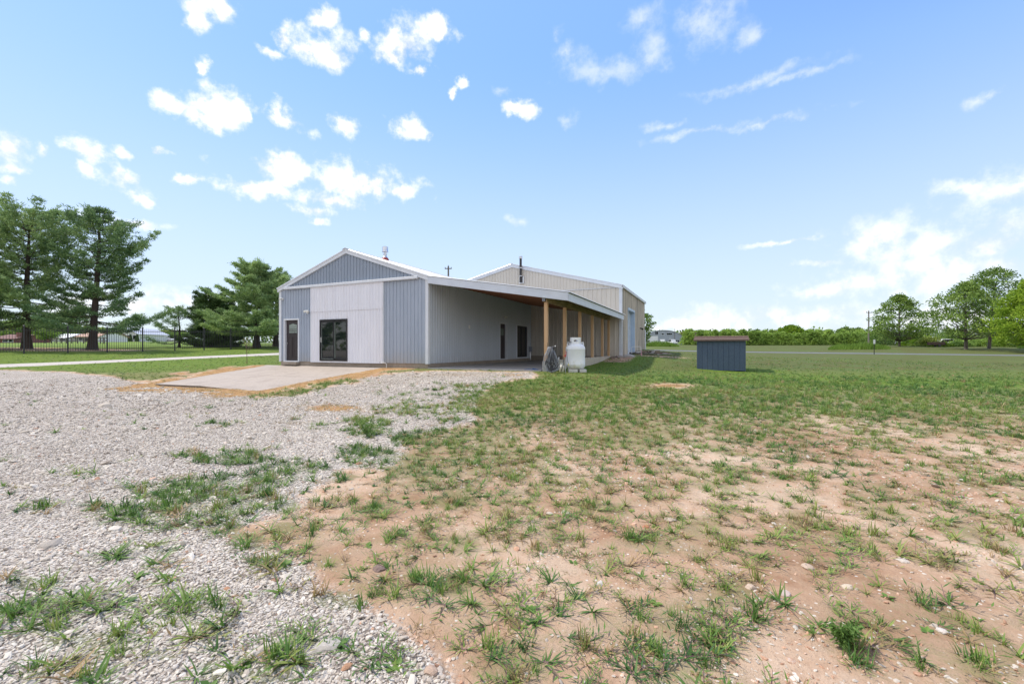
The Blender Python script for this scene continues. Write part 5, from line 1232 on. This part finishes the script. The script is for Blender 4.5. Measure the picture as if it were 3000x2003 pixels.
# ------------------------------------------------------------------ arched barn and vehicles on the right
def quonset():
    y = 152; xa = (1886-1500)/F0*y; xb = (2001-1500)/F0*y; w = xb-xa; cx = (xa+xb)/2; z = GZ(cx, y)-.1; hh = hgt(967, y, z)
    e = empty('arched_barn', (cx, y, z), R(-4), 'arched grey metal barn with a white garage door beyond the road', 'barn')
    gm = mat('arched_barn_metal', (.36, .40, .46), (.29, .33, .39), 1, .5, extra=streaks((.24, .27, .32), .5, (3, 3, .2)))
    wall = 1.5; arc = [(-w/2*math.cos(a), wall+(hh-wall)*math.sin(a)**.95) for a in np.linspace(0.0, math.pi, 33)]
    def top(x): u = max(-1, min(1, x/(w/2))); return wall+(hh-wall)*math.sqrt(max(0, 1-u*u))**.95
    gd = (-w/2+(1899-1886)/F0*y, -w/2+(1928-1886)/F0*y, 0, hgt(984, y, z))
    ribbed(-w/2+.01, w/2-.01, lambda x: 0, top, 0, sp=.6, rw=.2, rh=.06, minor=False, holes=[gd]).build('front_wall', gm, e)
    mb = MB(); vs = []; n = len(arc)
    pts = [(-w/2-.05, 0)]+[(x*1.012, z_+.05) for x, z_ in arc]+[(w/2+.05, 0)]
    for yy in (-.25, 20): vs += [(p[0], yy, p[1]) for p in pts]
    for yy in (-.25, 20): vs += [(p[0]*.985, yy, max(0, p[1]-.1)) for p in pts]
    m_ = len(pts); fs = []
    for i in range(m_-1):
        fs += [(i, i+1, m_+i+1, m_+i), (2*m_+i, 3*m_+i, 3*m_+i+1, 2*m_+i+1), (i, 2*m_+i, 2*m_+i+1, i+1), (m_+i, m_+i+1, 3*m_+i+1, 3*m_+i)]
    mb.add(vs, fs); mb.build('roof', gm, e, smooth=True)
    d = MB(); 
    for k in range(4): d.box(gd[0], gd[1], .03, .08, k*gd[3]/4+.01, (k+1)*gd[3]/4-.01)
    d.build('garage_door', mat('door_white', (.74, .76, .80), (.68, .70, .75), 1, .5), e)
    for (pa, pb, ya, yb) in ((1921, 1927, 972, 978.5), (1938, 1945, 976, 980), (1953, 1968, 975.5, 980.5), (1979, 1989, 996, 1002)):
        a = -w/2+(pa-1886)/F0*y; b = -w/2+(pb-1886)/F0*y; za = hgt(yb, y, z); zb_ = hgt(ya, y, z)
        f = MB(); frame_x(f, a, b, za, zb_, .07, -.09, -.02); o = f.build('window', trimw if pa != 1921 else gap, e); MB().box(a, b, -.06, -.02, za, zb_).build('pane', glass, o)
    px_ = -w/2+(1975-1886)/F0*y; MB().tube([(px_, -.3, 0), (px_, -.3, hgt(963, y, z))], .06, 6).build('mast', mat('rusty_pole', (.2, .14, .11), (.14, .1, .08), 5, .8), e)
quonset()
def wheel(mb, x, y, r=.33, w=.2): mb.tube([(x, y-w/2, r), (x, y+w/2, r)], r, 16)
def car(px, y, L_, hgt_, colm, label, rz, name='parked_car', cabin=(.25, .75), pick=False):
    x = (px-1500)/F0*y; z = GZ(x, y); e = empty(name, (x, y, z), rz, label, 'car')
    b = .35; hb = hgt_*.55; c0, c1 = -L_/2+L_*cabin[0], -L_/2+L_*cabin[1]
    body = [(-L_/2, b), (L_/2, b), (L_/2, hb*.95), (L_/2-.3, hb), (c1+.2, hb+.02), (c0, hb+.02), (-L_/2+.1, hb*.95)]
    MB().prism(body, 'y', -.88, .88).build('body', colm, e, bevel=.06)
    MB().prism([(c0, hb), (c1+.25, hb), (c1-.15, hgt_), (c0+.2, hgt_)], 'y', -.76, .76).build('cabin', colm, e, bevel=.05)
    for s_ in (-1, 1): MB().prism([(c0+.12, hb+.06), (c1+.10, hb+.06), (c1-.20, hgt_-.08), (c0+.27, hgt_-.08)], 'y', s_*.762, s_*.768).build('window', glass, e)
    for wx in (-L_*.31, L_*.31):
        for wy in (-.8, .8):
            mb = MB(); wheel(mb, wx, wy); o = mb.build('wheel', hosedark, e, smooth=False); mb = MB(); mb.tube([(wx, wy-.102*1, .33), (wx, wy+.102, .33)], .19, 12); mb.build('rim', chrome, o)
    for s_ in (-.6, .6): MB().box(L_/2-.02, L_/2+.015, s_-.14, s_+.14, hb*.7, hb*.85).build('headlight', frost, e)
    return e
wc = mat('white_car_paint', (.70, .72, .74), (.66, .68, .70), 1, .25); dc = mat('dark_car_paint', (.05, .05, .06), (.04, .04, .05), 1, .25)
car(1940, 144, 4.4, 1.7, wc, 'white van parked left in front of the arched barn', R(80))
car(1969, 144, 4.4, 1.75, wc, 'white van parked right in front of the arched barn', R(95))
car(2043, 146, 4.8, 1.8, wc, 'white pickup partly hidden behind the roof of the blue shed', R(15))
car(2768, 82, 4.2, 1.35, wc, 'pale car half sunk in the thicket at the right', R(170))
def trailer(px, y, w, h, label, colm, rz=0):
    x = (px-1500)/F0*y; z = GZ(x, y); e = empty('trailer', (x, y, z), rz, label, 'trailer')
    MB().box(-w/2, w/2, -2.0, 2.0, .45, h).build('box', colm, e, bevel=.04)
    mb = MB(); 
    for k in range(5): mb.box(-w/2+.1+k*(w-.2)/4-.03, -w/2+.1+k*(w-.2)/4+.03, -2.03, -2.001, .5, h-.05)
    mb.build('trim_strip', gap, e); MB().box(-w*.25, w*.25, -2.02, -2.001, h-.45, h-.25).build('number_plate', hw, e)
    for sx in (-1, 1):
        mb = MB(); mb.tube([(sx*(w/2-.05), -.4, .35), (sx*(w/2+.15), -.4, .35)], .34, 14); mb.build('wheel', hosedark, e)
    MB().bar((0, -2.0, .45), (0, -3.1, .4), .1, .1).build('hitch', gap, e); return e
trailer(2025.5, 138, 2.1, 2.25, 'dark maroon box trailer left of the blue shed', mat('maroon_paint', (.060, .022, .022), (.04, .016, .016), 2, .5))
trailer(2742, 74, 1.6, 1.1, 'low brown trailer in the bushes left of the pale car', mat('brown_paint', (.12, .07, .06), (.08, .05, .045), 2, .7), R(80)).scale = (.55, .55, .8)
e = empty('small_cabin', (((1894-1500)/F0*100), 100, GZ((1894-1500)/F0*100, 100)), 0, 'tiny white booth with dark window beside the corner of the beige workshop', 'booth')
MB().box(-.42, .42, 0, 1.2, 0, 2.0).build('wall', wc, e, bevel=.02); MB().prism([(-.5, 2.0), (.5, 2.0), (0, 2.2)], 'y', -.1, 1.3).build('roof', rwh, e); MB().box(-.2, .2, -.03, -.001, .9, 1.5).build('window', glass, e)
e = empty('steel_gantry', ((2012-1500)/F0*112, 112, GZ((2012-1500)/F0*112, 112)), 0, 'rusty overhead steel frame standing right of the arched barn', 'gantry')
rp = MATS['rusty_pole']; mb = MB(); mb.bar((-1.6, 0, 3.15), (2.6, 0, 3.15), .14, .16); mb.build('beam', rp, e)
for xx in (-.6, 2.3): MB().bar((xx, 0, 0), (xx, 0, 3.1), .15, .15).build('leg', rp, e)
# utility poles
def pole(px, y, top, label, arm=1.2, insul=True, base=None):
    x = (px-1500)/F0*y; z = GZ(x, y); h = hgt(top, y, z); e = empty('utility_pole', (x, y, z), 0, label, 'utility pole'); pm = mat('grey_pole_wood', (.20, .18, .165), (.14, .125, .115), 5, .9, vscale=(3, 3, .3))
    MB().tube([(0, 0, -.3), (0, 0, h)], [.17, .11], 10).build('pole', pm, e, smooth=True)
    MB().bar((-arm, -.12, h-.35), (arm, -.12, h-.35), .10, .12).build('crossarm', pm, e)
    for xx in (-arm*.9, arm*.9, 0): MB().lathe([(.03, 0), (.06, .05), (.06, .12), (.02, .18)], n=10).build('insulator', frost, e, loc=(xx, -.12 if xx else 0, h-.29 if xx else h))
pole(2545, 95, 911, 'slim utility pole with crossarm by the cone shaped tree at the right', .65)
pole(1313.5, 60, 780, 'weathered utility pole rising behind the grey metal roof', .48)
def marker():
    x, y, z = hit(2561, 1038, 30, 90); e = empty('marker_post', (x, y, z), 0, 'thin dark marker post with a small white plate at the road edge', 'sign post'); h = (1038-995)/F0*y
    MB().box(-.035, .035, -.02, .02, -.1, h-.1).build('post', gap, e); MB().box(-.13, .13, -.035, -.021, h-.52, h).build('plate', wc, e, bevel=.01)
marker()
# mail: scrap pile, frame and rocks by the beige wall
def pile():
    rng = random.Random(4); cx, cy = (1898-1500)/F0*32.5, 32.5
    cols = [mat('grey_board', (.36, .34, .31), (.26, .24, .22), 4, .9), mat('white_board', (.62, .62, .63), (.5, .5, .5), 4, .8), mat('dark_board', (.07, .055, .05), (.05, .04, .035), 4, .9), mat('brown_board', (.24, .15, .11), (.16, .10, .08), 4, .9)]
    labs = ['grey', 'white', 'dark', 'brown']
    for i in range(22):
        L_ = rng.uniform(.7, 2.1); x = cx+rng.uniform(-1.15, 1.15)*(1 if i < 14 else .6); y = cy+rng.uniform(-.45, .45); z = GZ(x, y)+.03+(.05*(i//3)*.6)*rng.uniform(.6, 1); k = rng.choice((0, 0, 1, 2, 2, 3)); a = rng.uniform(-.5, .5); ti = rng.uniform(-.10, .10)
        d = Vector((math.cos(a), math.sin(a), ti))*L_/2
        o = MB().bar(-d, d, rng.uniform(.10, .26), rng.uniform(.025, .06)).build('scrap_board', cols[k], loc=(x, y, z))
        tag(o, '%s weathered board in the loose scrap pile beyond the beige workshop door' % labs[k], 'board', 'scrap boards by the roller door')
    e = empty('garden_cart_frame', ((1868-1500)/F0*30, 30, GZ((1868-1500)/F0*30, 30)), R(10), 'thin pink and white metal frame leaning by the roller door', 'frame'); pk = mat('pink_paint', (.52, .30, .36), (.45, .25, .30), 5, .5)
    mb = MB(); mb.tube([(-.45, 0, .2), (-.45, .0, .62), (-.35, 0, .66), (.18, 0, .66), (.25, 0, .6), (.27, 0, 0)], .017, 7); mb.build('top_rail', plasticw, e); mb = MB(); mb.tube([(.27, 0, .40), (.27, 0, 0)], .025, 7); mb.tube([(.34, .1, .38), (.34, .1, 0)], .02, 7); mb.build('leg', pk, e)
    MB().tube([(-1.05, .15, 1.0), (-.62, .1, .42)], [.035, .03], 8).build('handle_bar', plasticw, e); mb = MB(); mb.tube([(-.8, .05, 0), (-.65, .1, .15), (-.55, .1, .45)], .014, 6); mb.tube([(-1.12, .15, .55), (-1.1, .15, 1.0)], .014, 6); mb.build('brace', plasticw, e)
pile()
# ------------------------------------------------------------------ rocks
def rock_mesh(seed, flat=.6, n=2):
    import bmesh
    bm = bmesh.new(); bmesh.ops.create_icosphere(bm, subdivisions=n, radius=1); rng = random.Random(seed)
    ax = [Vector((rng.gauss(0, 1), rng.gauss(0, 1), rng.gauss(0, 1))).normalized() for _ in range(7)]; th = [rng.uniform(.55, .85) for _ in ax]
    for v in bm.verts:
        for a_, t_ in zip(ax, th):
            d = v.co.dot(a_)
            if d > t_: v.co -= a_*(d-t_)
        v.co *= rng.uniform(.95, 1.05); v.co.z *= flat
    me = bpy.data.meshes.new('rock'); bm.to_mesh(me); bm.free(); return me
def stone_mat(name, cs):
    m, nt, b = nodes(name); at = nt.nodes.new('ShaderNodeAttribute'); at.attribute_type = 'INSTANCER'; at.attribute_name = 'tint'
    n = noise(nt, 2.0, 4, .6, coords(nt, 'Object')); f = mth(nt, 'ADD', at.outputs['Fac'], mth(nt, 'MULTIPLY', mth(nt, 'SUBTRACT', n, .5), .25))
    nt.links.new(ramp(nt, f, cs), b.inputs['Base Color']); b.inputs['Roughness'].default_value = .9; b.inputs['Specular IOR Level'].default_value = .2; MATS[name] = m; return m
rocks = [(2482,1543,.085,'tan','round tan stone half buried in the dirt right of centre',(.50,.36,.25)),(1110,1667,.075,'brown','flat reddish brown rock on the dirt left of centre',(.24,.17,.145)),(953,1897,.085,'white','flat white slab of stone among the near gravel',(.50,.465,.42)),
 (153,1597,.12,'grey','grey stone slab sunk in the gravel at the far left',(.40,.36,.315)),(1609,1507,.06,'pale','pale pointed stone in the grass patch, left of a pair',(.60,.52,.43)),(1657,1503,.065,'pale','pale chunky stone in the grass patch, right of a pair',(.62,.55,.46)),
 (1962,1526,.07,'pale','pale stone between dirt patches in the middle ground',(.58,.48,.38)),(1757,1712,.05,'white','small white stone on the open dirt below the middle',(.66,.62,.57)),(2200,1725,.05,'pale','cream stone on the stony dirt',(.58,.46,.36)),(2300,1744,.055,'pink','pale pink stone next to other pebbles on the dirt',(.58,.46,.42)),
 (2484,1724,.055,'cream','cream rock at the right among thin grass',(.64,.54,.42)),(2640,1642,.06,'white','flat whitish stone right of the sandy strip',(.64,.57,.50)),(2365,1664,.06,'cream','long cream stone in thin grass on the right',(.56,.44,.34)),(2767,1853,.05,'white','bright white stone near the lower right corner',(.68,.62,.56)),
 (1266,1970,.055,'tan','tan stone in the near tuft at the bottom edge',(.52,.38,.29)),(1017,1955,.04,'orange','orange stone beside the near gravel weeds',(.48,.27,.16)),(665,1728,.035,'orange','small orange stone alone on the gravel',(.50,.27,.16)),(805,1702,.035,'brown','small brown stone on the gravel left of the dirt',(.34,.2,.13)),
 (2130,1535,.07,'tan','flat tan stone near the round tan one',(.46,.33,.24)),(1050,1360,.07,'orange','orange lump at the gravel edge beside a grass tuft',(.5,.3,.19)),(1640,1122,.05,'tan','tan lump at the foot of the hose heap',(.5,.36,.26)),(1894,1545,.05,'orange','small orange chip in the grass patch',(.5,.22,.12)),
 (1840,1046,.34,'grey','largest pale grey rubble rock at the foot of the beige wall',(.40,.39,.38)),(1813,1048,.28,'grey','brownish rubble rock left of the pale one by the beige corner',(.30,.25,.21)),(1797,1050,.22,'brown','brown rubble rock nearest the curb end',(.27,.21,.17)),(1852,1043,.2,'grey','small grey rubble rock right of the pale one',(.36,.34,.32))]
for i, (px, py, r_, cn, lab, c) in enumerate(rocks):
    x, y, z = hit(px, py); r_ = r_*(.72 if y < 12 else 1); me = rock_mesh(900+i, .5 if 'flat' in lab or 'slab' in lab else .68)
    me.materials.append(mat('stone_%s_tone%d' % (cn, i), c, tuple(v*.72 for v in c), 5, .9, bmp=.5))
    o = bpy.data.objects.new('rock', me); COL.objects.link(o); o.location = (x, y, z+r_*.02); k = random.Random(i); o.scale = (r_*k.uniform(.9, 1.3), r_*k.uniform(.7, 1), r_*.75); o.rotation_euler.z = k.random()*6
    tag(o, lab, 'rock')

# ------------------------------------------------------------------ scattered grass, stones (geometry nodes)
def scatter(name, protos, P, rot, scl, pick, tint, label, cat):
    colp = bpy.data.collections.new(name+'_kinds')
    for p in protos: colp.objects.link(p)
    me = bpy.data.meshes.new(name); me.vertices.add(len(P)); me.vertices.foreach_set('co', np.asarray(P, np.float32).ravel())
    for nm, ty, arr, key in (('rot', 'FLOAT_VECTOR', rot, 'vector'), ('scl', 'FLOAT_VECTOR', scl, 'vector'), ('pick', 'INT', pick, 'value'), ('tint', 'FLOAT', tint, 'value')):
        a = me.attributes.new(nm, ty, 'POINT'); a.data.foreach_set(key, np.asarray(arr, np.int32 if ty == 'INT' else np.float32).ravel())
    o = bpy.data.objects.new(name, me); COL.objects.link(o)
    ng = bpy.data.node_groups.new(name, 'GeometryNodeTree'); ng.interface.new_socket('Geometry', in_out='INPUT', socket_type='NodeSocketGeometry'); ng.interface.new_socket('Geometry', in_out='OUTPUT', socket_type='NodeSocketGeometry')
    N = ng.nodes; L = ng.links; gi = N.new('NodeGroupInput'); go = N.new('NodeGroupOutput'); ip = N.new('GeometryNodeInstanceOnPoints')
    ci = N.new('GeometryNodeCollectionInfo'); ci.inputs['Collection'].default_value = colp; ci.inputs['Separate Children'].default_value = True; ci.inputs['Reset Children'].default_value = True
    def attr(nm, ty): n = N.new('GeometryNodeInputNamedAttribute'); n.data_type = ty; n.inputs['Name'].default_value = nm; return next(s for s in n.outputs if s.enabled and s.name == 'Attribute')
    er = N.new('FunctionNodeEulerToRotation'); L.new(attr('rot', 'FLOAT_VECTOR'), er.inputs[0])
    L.new(gi.outputs[0], ip.inputs['Points']); L.new(ci.outputs[0], ip.inputs['Instance']); ip.inputs['Pick Instance'].default_value = True
    L.new(attr('pick', 'INT'), ip.inputs['Instance Index']); L.new(er.outputs[0], ip.inputs['Rotation']); L.new(attr('scl', 'FLOAT_VECTOR'), ip.inputs['Scale']); L.new(ip.outputs[0], go.inputs[0])
    md = o.modifiers.new('scatter', 'NODES'); md.node_group = ng; tag(o, label, cat, kind='stuff'); return o
def unlinked(me, name): return bpy.data.objects.new(name, me)
def blade_mat():
    m, nt, b = nodes('grass_blades'); at = nt.nodes.new('ShaderNodeAttribute'); at.attribute_type = 'INSTANCER'; at.attribute_name = 'tint'
    geo = nt.nodes.new('ShaderNodeNewGeometry'); f = mth(nt, 'ADD', at.outputs['Fac'], mth(nt, 'MULTIPLY', mth(nt, 'SUBTRACT', geo.outputs['Random Per Island'], .5), .30))
    col = ramp(nt, f, [(0, (.045, .115, .032)), (.22, (.095, .195, .040)), (.45, (.185, .295, .058)), (.62, (.29, .33, .09)), (.74, (.24, .17, .085)), (.88, (.44, .31, .16)), (1, (.52, .39, .23))])
    nt.links.new(col, b.inputs['Base Color']); b.inputs['Roughness'].default_value = .55; b.inputs['Specular IOR Level'].default_value = .3
    tr = nt.nodes.new('ShaderNodeBsdfTranslucent'); nt.links.new(col, tr.inputs[0]); mx = nt.nodes.new('ShaderNodeMixShader'); mx.inputs[0].default_value = .3
    nt.links.new(b.outputs[0], mx.inputs[1]); nt.links.new(tr.outputs[0], mx.inputs[2]); nt.links.new(mx.outputs[0], nt.nodes['Material Output'].inputs[0]); return m
BL = blade_mat()
purple = mat('purple_stem', (.10, .045, .06), (.14, .08, .07), 8, .7)
def tuft(seed, nb, L0, L1, wid, flat, spread, kind='star'):
    """a clump of bent blades; flat = how far they lie down"""
    rr = random.Random(seed); V = []; F = []; MI = []
    for i in range(nb):
        a = rr.random()*6.28; L_ = rr.uniform(L0, L1); pit = rr.uniform(*flat); r0 = spread*math.sqrt(rr.random()); bx_ = math.cos(rr.random()*6.28)*r0; by_ = math.sin(rr.random()*6.28)*r0
        d = Vector((math.cos(a)*math.cos(pit), math.sin(a)*math.cos(pit), math.sin(pit))); s = Vector((-math.sin(a), math.cos(a), rr.uniform(-.35, .35))).normalized()
        p = Vector((bx_, by_, 0)); seg = 3; o = len(V); w = wid*rr.uniform(.7, 1.25); drop = rr.uniform(.25, .9)
        for k in range(seg+1):
            t = k/seg; ww = w*(1-t**1.8)*.5+.0004; V += [tuple(p-s*ww), tuple(p+s*ww)]
            p = p+d*(L_/seg); d = (d-Vector((0, 0, drop*.33))).normalized()
            if p.z < .004: p.z = .004+.004*rr.random()
        for k in range(seg): F.append((o+2*k, o+2*k+1, o+2*k+3, o+2*k+2)); MI.append(0)
        if kind == 'runner' and i % 3 == 0:      # creeping purple runner with leaves
            o = len(V); q = Vector((0, 0, .008)); Lr = rr.uniform(.6, 1.1)*L1*1.5; e_ = Vector((math.cos(a), math.sin(a), rr.uniform(.02, .25))).normalized(); sd_ = Vector((-math.sin(a), math.cos(a), 0))
            V += [tuple(q-sd_*.0016), tuple(q+sd_*.0016), tuple(q+e_*Lr+sd_*.001), tuple(q+e_*Lr-sd_*.001)]; F.append((o, o+1, o+2, o+3)); MI.append(1)
            for j in range(5):
                q2 = q+e_*Lr*(.3+.7*j/4); sg = (-1 if j % 2 else 1); dd = (e_*.7+sd_*sg*.8+Vector((0, 0, rr.uniform(.1, .6)))).normalized(); l2 = L_*rr.uniform(.4, .7); o = len(V); nn = Vector((0, 0, 1)).cross(dd).normalized()*w*.5
                V += [tuple(q2), tuple(q2+dd*l2*.4-nn), tuple(q2+dd*l2), tuple(q2+dd*l2*.4+nn)]; F.append((o, o+1, o+2, o+3)); MI.append(0)
    me = bpy.data.meshes.new('tuft'); me.from_pydata(V, [], F); me.materials.append(BL); me.materials.append(purple)
    me.polygons.foreach_set('material_index', MI); me.polygons.foreach_set('use_smooth', [True]*len(F)); me.update(); return me
def sector(r0, r1, dens, rng, half=62):
    th = math.radians(half); area = th*(r1*r1-r0*r0); n = int(area*dens); r = np.sqrt(rng.random(n)*(r1*r1-r0*r0)+r0*r0); a = (rng.random(n)*2-1)*th
    return r*np.sin(a), r*np.cos(a)
def blocked(x, y):
    s, t = to_st(x, y)
    b = (s > -9.9) & (s < 5.75) & (t > -.05) & (t < 12.8); b |= (s > -9.5) & (s < 6.5) & (t > 12.3) & (t < 23.7)
    b |= (s > -10.65+np.clip(-t/5.3, 0, 1)) & (s < -2.62) & (t > -6.18+1.15*np.clip((-2.5-s)/8.2, 0, 1)) & (t < 0)
    b |= np.hypot(x-11.0, y-22.5) < 1.1
    b |= line_dist(x, y, [(150, 13), (60, 50.8), (39.5, 59.6), (21, 67)]) < 2.0
    b |= line_dist(x, y, [(-40, 9.5), (-28.8, 24.2), (-24.6, 29), (-19.2, 35.6), (-8, 50)]) < 1.15
    return b
def make_grass():
    rng = np.random.default_rng(44)
    kinds = []
    for s in range(4): kinds.append(unlinked(tuft(s, 15, .05, .14, .0095, (.1, .95), .012), 'a_star%d' % s))       # 0-3 star tufts
    for s in range(3): kinds.append(unlinked(tuft(20+s, 13, .05, .12, .009, (.1, .8), .02, 'runner'), 'b_runner%d' % s))   # 4-6
    for s in range(3): kinds.append(unlinked(tuft(40+s, 34, .05, .12, .006, (.5, 1.4), .05), 'c_dense%d' % s))    # 7-9 dense clumps
    for s in range(2): kinds.append(unlinked(tuft(60+s, 22, .03, .09, .004, (.2, 1.2), .05), 'd_dry%d' % s))     # 10-11 dry
    def rosette(seed):
        rr = random.Random(seed); V = []; F = []
        for i in range(11):
            a = i*2.4; L_ = rr.uniform(.025, .055); d = Vector((math.cos(a), math.sin(a), rr.uniform(.1, .7))).normalized(); sd_ = Vector((-math.sin(a), math.cos(a), 0)); o = len(V); w = L_*.28
            V += [(0, 0, .004), tuple(d*L_*.5-sd_*w), tuple(d*L_-Vector((0, 0, .2*L_))), tuple(d*L_*.5+sd_*w)]; F.append((o, o+1, o+2, o+3))
        me = bpy.data.meshes.new('rosette'); me.from_pydata(V, [], F); me.materials.append(BL); me.update(); return me
    for s in range(2): kinds.append(unlinked(rosette(80+s), 'e_rosette%d' % s))     # 12-13 broad leaves
    P = []; SC = []; K = []; T = []
    rings = [(1.3, 4, 130, 1.1), (4, 8, 110, 1.12), (8, 13, 85, 1.2), (13, 20, 52, 1.25), (20, 30, 26, 1.35), (30, 46, 10, 1.6)]
    for (r0, r1, de, sz) in rings:
        x, y = sector(r0, r1, de, rng); z = G(x, y); px, py, green, g, dry, r = masks(x, y, z)
        n = len(x); u = rng.random(n)
        dirtz = (1-g)*sstep(1190, 1260, py)
        pr = np.clip((green-.28)*1.8, 0, 1)*(1-.2*dirtz)
        pr = np.maximum(pr, .012*g)
        lawn = sstep(1120, 1085, py); pr = pr*(1-.25*lawn)
        isdry = u < dry*.8
        keep = ((u < pr) | isdry) & ~blocked(x, y)
        x, y, z, px, py, green, g, dry, isdry, lawn, dirtz = [q[keep] for q in (x, y, z, px, py, green, g, dry, isdry, lawn, dirtz)]; n = len(x)
        v = rng.random(n); dense = (v < np.clip(green-.55, 0, 1)*.9) 
        k = np.where(dense, 7+rng.integers(0, 3, n), np.where(rng.random(n) < .35+.25*dirtz, 4+rng.integers(0, 3, n), rng.integers(0, 4, n)))
        k = np.where(isdry & ~dense, 10+rng.integers(0, 2, n), k); k = np.where(isdry & (rng.random(n) < .7), 10+rng.integers(0, 2, n), k)
        k = np.where((rng.random(n) < .10) & ~isdry, 12+rng.integers(0, 2, n), k); k = np.where((rng.random(n) < .12*dirtz), 10+rng.integers(0, 2, n), k)
        patch = fbm(x*.5, y*.5, 91, 3)
        t = .34+(patch-.5)*.6+rng.normal(size=n)*.12+.0*py; t = np.where(rng.random(n) < .10+.14*dirtz, rng.uniform(.6, .85, n), t); t = np.where(isdry | ((k >= 10) & (k < 12)), rng.uniform(.70, 1, n), t)
        s = sz*rng.uniform(.55, 1.15, n)*(1-.42*lawn)*np.where(isdry, .8, 1)*(1-.12*dirtz)
        tall = 1+.0*v
        P.append(np.c_[x, y, z-.004]); SC.append(np.c_[s, s, s*np.where(lawn > .5, .8, 1)*tall]); K.append(k); T.append(np.clip(t, 0, 1))
    P = np.concatenate(P); SC = np.concatenate(SC); K = np.concatenate(K); T = np.concatenate(T); n = len(P)
    rot = np.c_[rng.normal(size=n)*.10, rng.normal(size=n)*.10, rng.random(n)*6.28]
    print('grass tufts', n)
    scatter('grass', kinds, P, rot, SC, K, T, 'patchy green and dry grass tufts growing over the gravel, dirt and lawn', 'grass')
make_grass()
def make_stones():
    rng = np.random.default_rng(45)
    gm = stone_mat('limestone_chips', [(0, (.24, .19, .155)), (.15, (.38, .33, .28)), (.5, (.50, .455, .395)), (.85, (.64, .60, .535)), (.93, (.50, .31, .21)), (1, (.36, .21, .14))])
    kinds = []
    for s in range(7):
        me = rock_mesh(700+s, random.Random(s).uniform(.4, .75), 1); me.materials.append(gm); kinds.append(unlinked(me, 'chip%d' % s))
    P = []; SC = []; T = []
    for (r0, r1, de, sz) in [(1.3, 3.2, 6400, .0072), (3.2, 6, 3700, .0084), (6, 10, 1400, .0112), (10, 17, 330, .0175), (17, 27, 90, .026)]:
        x, y = sector(r0, r1, de, rng, 60); z = G(x, y); px, py, green, g, dry, r = masks(x, y, z); n = len(x)
        gz = sstep(.12, .92, g+(fbm(x*14, y*14, 8, 2)-.5)*.5+(fbm(x*2.6, y*2.6, 18, 3)-.5)*.9*(g > .01))
        stony = fbm(x*.8, y*.8, 55, 3); gz = gz*(py > 1080)
        pr = gz*(1-.45*np.clip(green, 0, 1))*(.72+.28*sstep(.35, .6, fbm(x*1.7, y*1.7, 66, 3))) + (1-gz)*(.02+.12*sstep(.48, .62, stony))*sstep(1165, 1260, py); keep = (rng.random(n) < pr) & ~blocked(x, y)
        x, y, z, gz = x[keep], y[keep], z[keep], gz[keep]; n = len(x)
        s = sz*np.exp(rng.normal(size=n)*.38); s = np.where(rng.random(n) < .012, s*2.3, s)
        t = np.clip(rng.beta(2.6, 2.2, n)*np.where(gz > .5, .86, .62)+(fbm(x*.35, y*.35, 71, 3)-.5)*.45+(fbm(x*1.6, y*1.6, 72, 3)-.5)*.25, .02, .88); t = np.where(rng.random(n) < np.where(gz > .5, .012, .42), rng.uniform(.9, 1, n), t)
        P.append(np.c_[x, y, z+s*.12]); SC.append(np.c_[s*rng.uniform(.85, 1.7, n), s*rng.uniform(.65, 1.1, n), s*rng.uniform(.45, .85, n)]); T.append(t)
    P = np.concatenate(P); SC = np.concatenate(SC); T = np.concatenate(T); n = len(P); rot = np.c_[rng.normal(size=n)*.4, rng.normal(size=n)*.4, rng.random(n)*6.28]
    print('stones', n)
    scatter('gravel', kinds, P, rot, SC, rng.integers(0, 7, n), T, 'loose crushed limestone gravel and pebbles covering the drive and dirt', 'gravel')
make_stones()
# individual weeds
def weed(px, py, h, seed, label):
    x, y, z = hit(px, py); rng = np.random.default_rng(seed); rr = random.Random(seed)
    e = empty('weed', (x, y, z), 0, label, 'weed'); mb = MB(); C = []; D_ = []
    for i in range(9):
        a = rr.random()*6.28; L_ = h*rr.uniform(.6, 1); t = Vector((math.cos(a)*L_*.45, math.sin(a)*L_*.45, L_*.9)); mb.tube([(0, 0, -.01), t*.5+Vector((0, 0, .02)), t], [.004, .003, .0015], 5)
        for q in np.linspace(.3, 1, 9): c = np.array(t*q); C.append(c+rng.normal(size=(7, 3))*.01); D_.append(rng.normal(size=(7, 3))+np.array([math.cos(a), math.sin(a), .4])*.6)
    mb.build('stem', mat('green_stem', (.10, .16, .04), (.07, .12, .03), 5, .7), e); C = np.concatenate(C); V, F = cards(C, np.concatenate(D_), rng.uniform(.02, .045, len(C)), .010, rng, False); np_mesh('leaves', V, F, MATS.get('weed_leaves') or foliage_mat('weed_leaves', (.07, .14, .03), (.12, .22, .05), (.20, .31, .08), 8, .3), e)
weed(1075, 1278, .30, 1, 'feathery green weed growing on the gravel below the drive')
weed(2470, 1890, .14, 2, 'leafy ragweed sprig in the near dirt right of centre')
